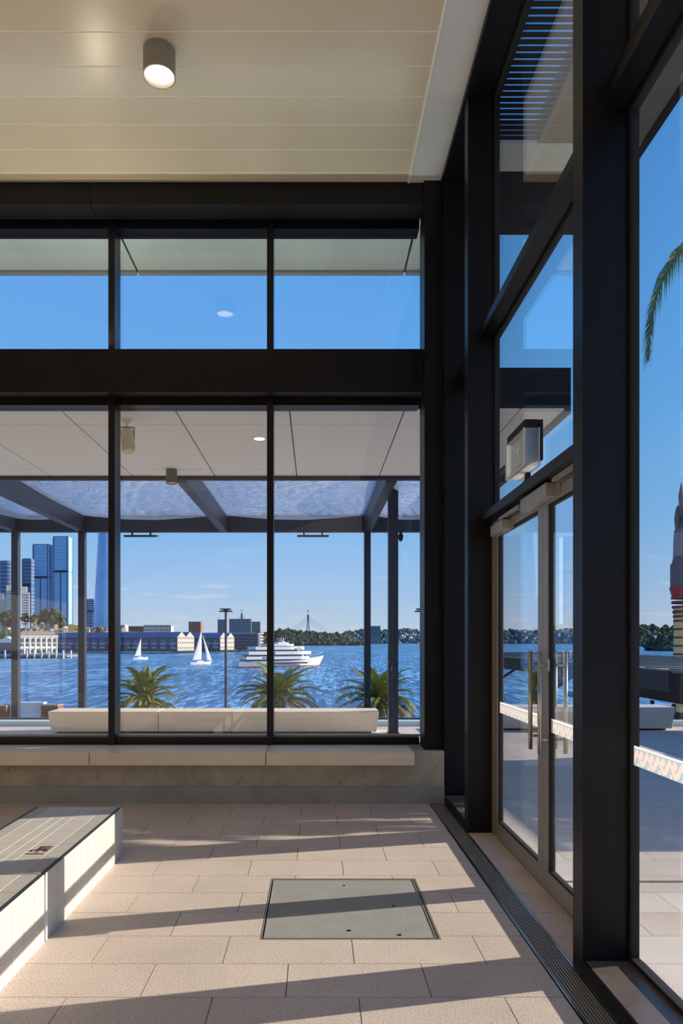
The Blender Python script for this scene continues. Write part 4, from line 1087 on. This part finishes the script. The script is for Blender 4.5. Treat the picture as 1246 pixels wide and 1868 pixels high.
# ---------------------------------------------------------------- left shore: colonial building, jetty, hillside
COL = mat('white painted facade', (240, 232, 218), .7); 
cb = T('waterfront_building', 'white three storey waterfront building with arched openings', 'building', (P(104, 0, 480).x, 480, ZW), math.radians(38))
wd = 25
B(-wd, 0, 0, 16, 2.6, 14).build('walls', COL, cb)
B(-wd-.6, .6, -.8, 16.5, 14, 14.8).build('cornice', COL, cb)
MB().hexa([(-wd-1, -1, 14.8), (1, -1, 14.8), (1, 17, 14.8), (-wd-1, 17, 14.8)], [(-wd+4, 5, 18), (-4, 5, 18), (-4, 11, 18), (-wd+4, 11, 18)]).build('roof', HR, cb)
arch = MB().prism([(-1, 0), (1, 0), (1, 1.9)] + [(math.cos(a*PI/6), 1.9+math.sin(a*PI/6)) for a in range(1, 6)] + [(-1, 1.9)], 'y', -.12, .1).mesh('arched_opening', WINF)
rectw = B(-.7, .7, -.12, .1, 0, 1.8).mesh('window', WINF)
for k in range(7):
    x = -wd*(k+.5)/7
    put('arched_opening', arch, cb, (x, 0, 3)); put('window', rectw, cb, (x, 0, 7.6)); put('arched_opening', arch, cb, (x, 0, 10.2))
    B(x-.25+wd/14, x+.25+wd/14, -.35, 0, 2.6, 14).build('pilaster', COL, cb)
for z in (6.4, 9.7): B(-wd-.3, .3, -.5, 0, z, z+.45).build('balcony_band', COL, cb)
wsd = T('jetty_shed', 'white roofed jetty shed behind the left pergola post', 'shed', (P(30, 0, 500).x, 500, ZW), math.radians(15))
B(-26, 26, 0, 14, 2, 10).build('walls', SHW, wsd)
for k in range(4): MB().prism([(-26+13*k, 10), (-13+13*k, 10), (-19.5+13*k, 14.5)], 'y', -1, 15).build('roof', WHITEP, wsd)
je = T('timber_jetty', 'timber jetty with white piles at the left shore', 'jetty', (0, 455, ZW))
xa, xb = P(-60, 0, 455).x, P(122, 0, 455).x
B(xa, xb, 0, 30, .9, 2.0).build('deck', ROCK, je)
pm2 = MB().tube((0, 0, -1), (0, 0, 5.2), .55, n=8).mesh('white_pile', WHITEP); pm3 = MB().tube((0, 0, -1), (0, 0, 1), .5, n=6).mesh('pile', PILE)
for k in range(13): put('white_pile', pm2, je, (xa+6+k*(xb-xa-8)/12, -.8, 0))
for k in range(26): put('pile', pm3, je, (xa+3+k*(xb-xa-4)/25, .5, 0))
put('white_pile', pm2, je, (xb+3, -1, 0))
GRASS = mat('dry grass slope', (132, 122, 66), .9, var=.2, vscale=.1)
hl = T('hillside', 'grassy city hillside under the towers', 'hill', (0, 900, ZW), kind='structure')
xs = [(-120, 1150), (40, 1146), (60, 1140), (100, 1139), (125, 1142), (160, 1150), (240, 1153), (330, 1156), (420, 1158), (480, 1162)]
m = MB(); n = len(xs)
m.add([(P(a, 0, 900).x, -130, 1) for a, b in xs] + [(P(a, 0, 900).x, 60, P(a, b, 960).z-ZW) for a, b in xs] + [(P(a, 0, 900).x, 160, -1) for a, b in xs],
      [(i, i+1, n+i+1, n+i) for i in range(n-1)] + [(n+i, n+i+1, 2*n+i+1, 2*n+i) for i in range(n-1)])
m.build('slope', GRASS, hl)
hx = prof(*xs); hz = lambda x: P(x, hx(x), 960).z
houses(30, -5, 120, 1144, 1160, 770, 190, hz, 21, 'on the hillside above the jetty', 'hillside terrace houses', .62)
houses(12, 150, 228, 1151, 1160, 770, 190, hz, 22, 'behind the long shed', 'terrace houses behind the sheds', .62)
def tree(px, pb, D, w, h, m, label, seed, n=60):
    random.seed(seed); p = P(px, pb, D); t = T('tree', label, 'tree', p, group='trees on the city hillside')
    mb = MB(); pts = []
    for i in range(n):
        a = random.uniform(0, 6.28); r = random.random()**.5; z = random.random()
        pts.append((w/2*r*math.cos(a)*math.sin(PI*(.2+.75*z))**.6, w/3*r*math.sin(a), h*(.02+.9*z)))
    blobs(mb, pts, w*.11); mb.build('crown', m, t)
    MB().tube((0, 0, -6), (0, 0, h*.5), w*.03, n=6).build('trunk', PT, t)
tree(94, 1141, 950, 33, 22, TREE, 'broad dark fig tree in front of the tallest tower', 31, 110)
tree(111, 1143, 930, 18, 14, TREE, 'lower dark tree right of the broad fig', 32)
tree(66, 1139, 960, 17, 15, TREE, 'dark tree below the left twin tower', 33)
tree(46, 1134, 955, 14, 12, TREE, 'tree beside the white apartments', 34)
tree(14, 1140, 940, 24, 20, TREE, 'dark tree at the left picture edge', 35)
tree(4, 1185, 520, 13, 15, TREE2, 'green tree beside the jetty at the left edge', 36)
tree(180, 1158, 850, 12, 9, TREE2, 'brown bush at the foot of the curved tower', 37)
cra = T('crane', 'small orange tower crane on the hillside', 'crane', P(65, 1146, 900)); ORG = mat('orange crane', (226, 150, 40), .6)
MB().box(-.7, .7, -.7, .7, -4, 12).build('mast', ORG, cra); MB().box(-5, 4, -.4, .4, 12, 13).build('jib', ORG, cra)

# ---------------------------------------------------------------- towers
TG = mat('hazed blue tower glass', (134, 176, 214), .5, 0, .4, var=.15, vscale=.02); TGD = mat('dark tower glass', (78, 102, 134), .5, 0, .4, var=.2, vscale=.03); TB = mat('pale floor band', (206, 226, 242), .5); TBD = mat('dark floor band', (122, 140, 162), .5)  # blue glass colour is lightened to carry the haze of distance
def tower(label, px0, px1, pt, D, g, bands, n, cyl=False, taper=0):
    p = P((px0+px1)/2, 1150, D); w = (px1-px0)/F*D; h = P(0, pt, D).z-p.z
    t = T('tower', label, 'skyscraper', (p.x, D, p.z))
    if cyl: MB().lathe([(w/2, ZW-p.z+.5), (w/2, h)], 28).build('glass_shaft', g, t)
    else: MB().box(-w/2, w/2, 0, w*.8, ZW-p.z+.5, h).build('glass_shaft', g, t)
    for k in range(n):
        z = h*(k+.4)/n
        if cyl: MB().lathe([(w/2+.6, z), (w/2+.6, z+h/n*.34)], 28).build('floor_band', bands, t)
        elif k == int(n*.62): B(-w/2+1, w/2-1, -.8, w*.4, z-h/n*.3, z+h/n*.7).build('plant_floor', WD, t)
        else: B(-w/2-.6, w/2+.6, -.8, w*.8+.6, z, z+h/n*.32).build('floor_band', bands, t)
    if not cyl:
        B(-w*.04, w*.04, -.95, 0, 0, h*.62).build('facade_slot', TGD, t); B(-w/2+1, w/2-1, 1, w*.7, h, h+h*.012).build('roof_plant', TBD, t)
        for s in (-1, 1): B(s*w*.42-w*.03, s*w*.42+w*.03, -.9, 0, 0, h).build('facade_slot', TGD, t)
tower('blue glass twin tower left of the tallest one', 59, 89, 994, 1700, TG, TB, 38)
tower('tallest blue glass twin tower right of its pair', 96, 125, 980, 1700, TG, TB, 42)
tower('round dark glass tower at the left picture edge', 1, 27, 1024, 1600, TGD, TBD, 18, True)
tower('slender dark tower beside the left pergola post', 40, 57, 1020, 1650, TGD, TBD, 20)
tower('low grey tower beside the curved tower', 158, 172, 1093, 1800, TGD, TB, 14)
for lb, a, b, c in (('cream apartment tower at the left edge', -6, 10, 1083), ('pale grey apartment tower behind the pergola post', 12, 26, 1068), ('white stepped apartment tower beside the twin tower', 40, 53, 1070)):
    p = P((a+b)/2, 1140, 1300); w = (b-a)/F*1300; h = P(0, c, 1300).z-p.z; t = T('apartment_tower', lb, 'building', (p.x, 1300, p.z), .35)
    B(-w/2, w/2, 0, w, ZW-p.z+.5, h*.85).build('walls', HW, t); B(-w/2, w*.2, 1, w, h*.85, h).build('upper_step', HW, t)
    me = B(-w*.06, w*.06, -.2, .1, 0, 1.7).mesh('window', WINF)
    for i in range(12):
        for j in range(5): put('window', me, t, (-w/2+w*(j+.5)/5, 0, h*.02+i*h*.068))
# curved tower: stacked rings leaning in towards the top
ct = T('tower', 'curved blue glass tower narrowing upwards by the left mullion', 'skyscraper', P(190, 1150, 1750))
W1 = 40/F*1750; hh = 268
m = MB(); m.sm = True; N = 22; vs = []
for i in range(N+1):
    u = i/N; x0 = -W1*.52 + W1*.30*u**1.15; x1 = W1*.55 - W1*.12*u**2
    for x, y in ((x0, 0), ((x0+x1)/2, -W1*.18*(1-u*.4)), (x1, 0), ((x0+x1)/2, W1*.5)): vs.append((x, y, -38+(hh+38)*u))
fs = [(i*4+j, i*4+(j+1) % 4, i*4+4+(j+1) % 4, i*4+4+j) for i in range(N) for j in range(4)]
m.sm = False; m.add(vs, fs + [(0, 1, 2, 3), tuple(N*4+j for j in range(4))]).build('glass_shaft', TG, ct)
m = MB()
for i in range(60):
    u = i/60; x0 = -W1*.52+W1*.30*u**1.15; z = -20+(hh+20)*u; m = m.box(x0-1, x0+W1*.16, -2, 6, z, z+1.6)
m.build('edge_fins', TB, ct)['kind'] = 'stuff'

# ---------------------------------------------------------------- striped amusement tower at the right edge
lu = T('striped_tower', 'banded brick tower with red corbel and dark finials', 'tower', (P(1268, 0, 62).x, 62, -8)); 
YBK = mat('yellow brick with sun warmth', (250, 196, 128), .8, var=.08); BBK = mat('brown brick band', (120, 66, 56), .8); REDC = mat('red corbel', (186, 60, 46), .6); GWN = mat('brown lantern panels', (168, 140, 132), .6); FIN = mat('dark scaled finial', (124, 100, 98), .7)  # yellow of the brick is brightened and warmed to stand in for sunlight
r = (1268-1231)/F*62
zz = lambda py: P(0, py, 62).z + 8
MB().lathe([(r, 0), (r, zz(1108))], 8).build('shaft', YBK, lu)
for k in range(6): MB().lathe([(r*1.02, 0), (r*1.02, .16)], 8).build('brick_band', BBK, lu, (0, 0, zz(1195)+k*(zz(1119)-zz(1195))/5))
for k in range(5): MB().lathe([(r*(1.02+.025*k), 0), (r*(1.04+.025*k), .2)], 8).build('corbel_course', REDC if k > 3 else BBK, lu, (0, 0, zz(1108)+k*.42-.9))
MB().lathe([(r*1.06, zz(1090)), (r*1.2, zz(1072)), (r*1.2, zz(1070))], 8).build('corbel', REDC, lu)
MB().lathe([(r*1.16, zz(1070)), (r*1.16, zz(1028)), (r*1.1, zz(1027)), (r*1.02, zz(1015))], 8).build('gallery', FIN, lu)
for k in range(8):
    a = PI/8+k*PI/4
MB().lathe([(r*.98, zz(1015)), (r*.96, zz(985)), (r*.92, zz(966))], 16).build('lantern', GWN, lu)
MB().lathe([(r*.95, zz(970)), (r*.8, zz(955)), (r*.5, zz(930)), (r*.15, zz(915))], 16).build('dome', FIN, lu)
for k in range(8):
    a = PI+k*PI/4+.0; c = (r*.84*math.cos(a), r*.84*math.sin(a), zz(968))
    MB().lathe([(.10, 0), (.18, .7), (.22, 1.3), (.14, 1.9), (.03, 2.3)], 8, c).build('finial', FIN, lu)
    a += PI/8; c = (r*.6*math.cos(a), r*.6*math.sin(a), zz(940)); MB().lathe([(.10, 0), (.2, 1.0), (.25, 1.8), (.14, 2.5), (.03, 3.0)], 8, c).build('finial', FIN, lu)
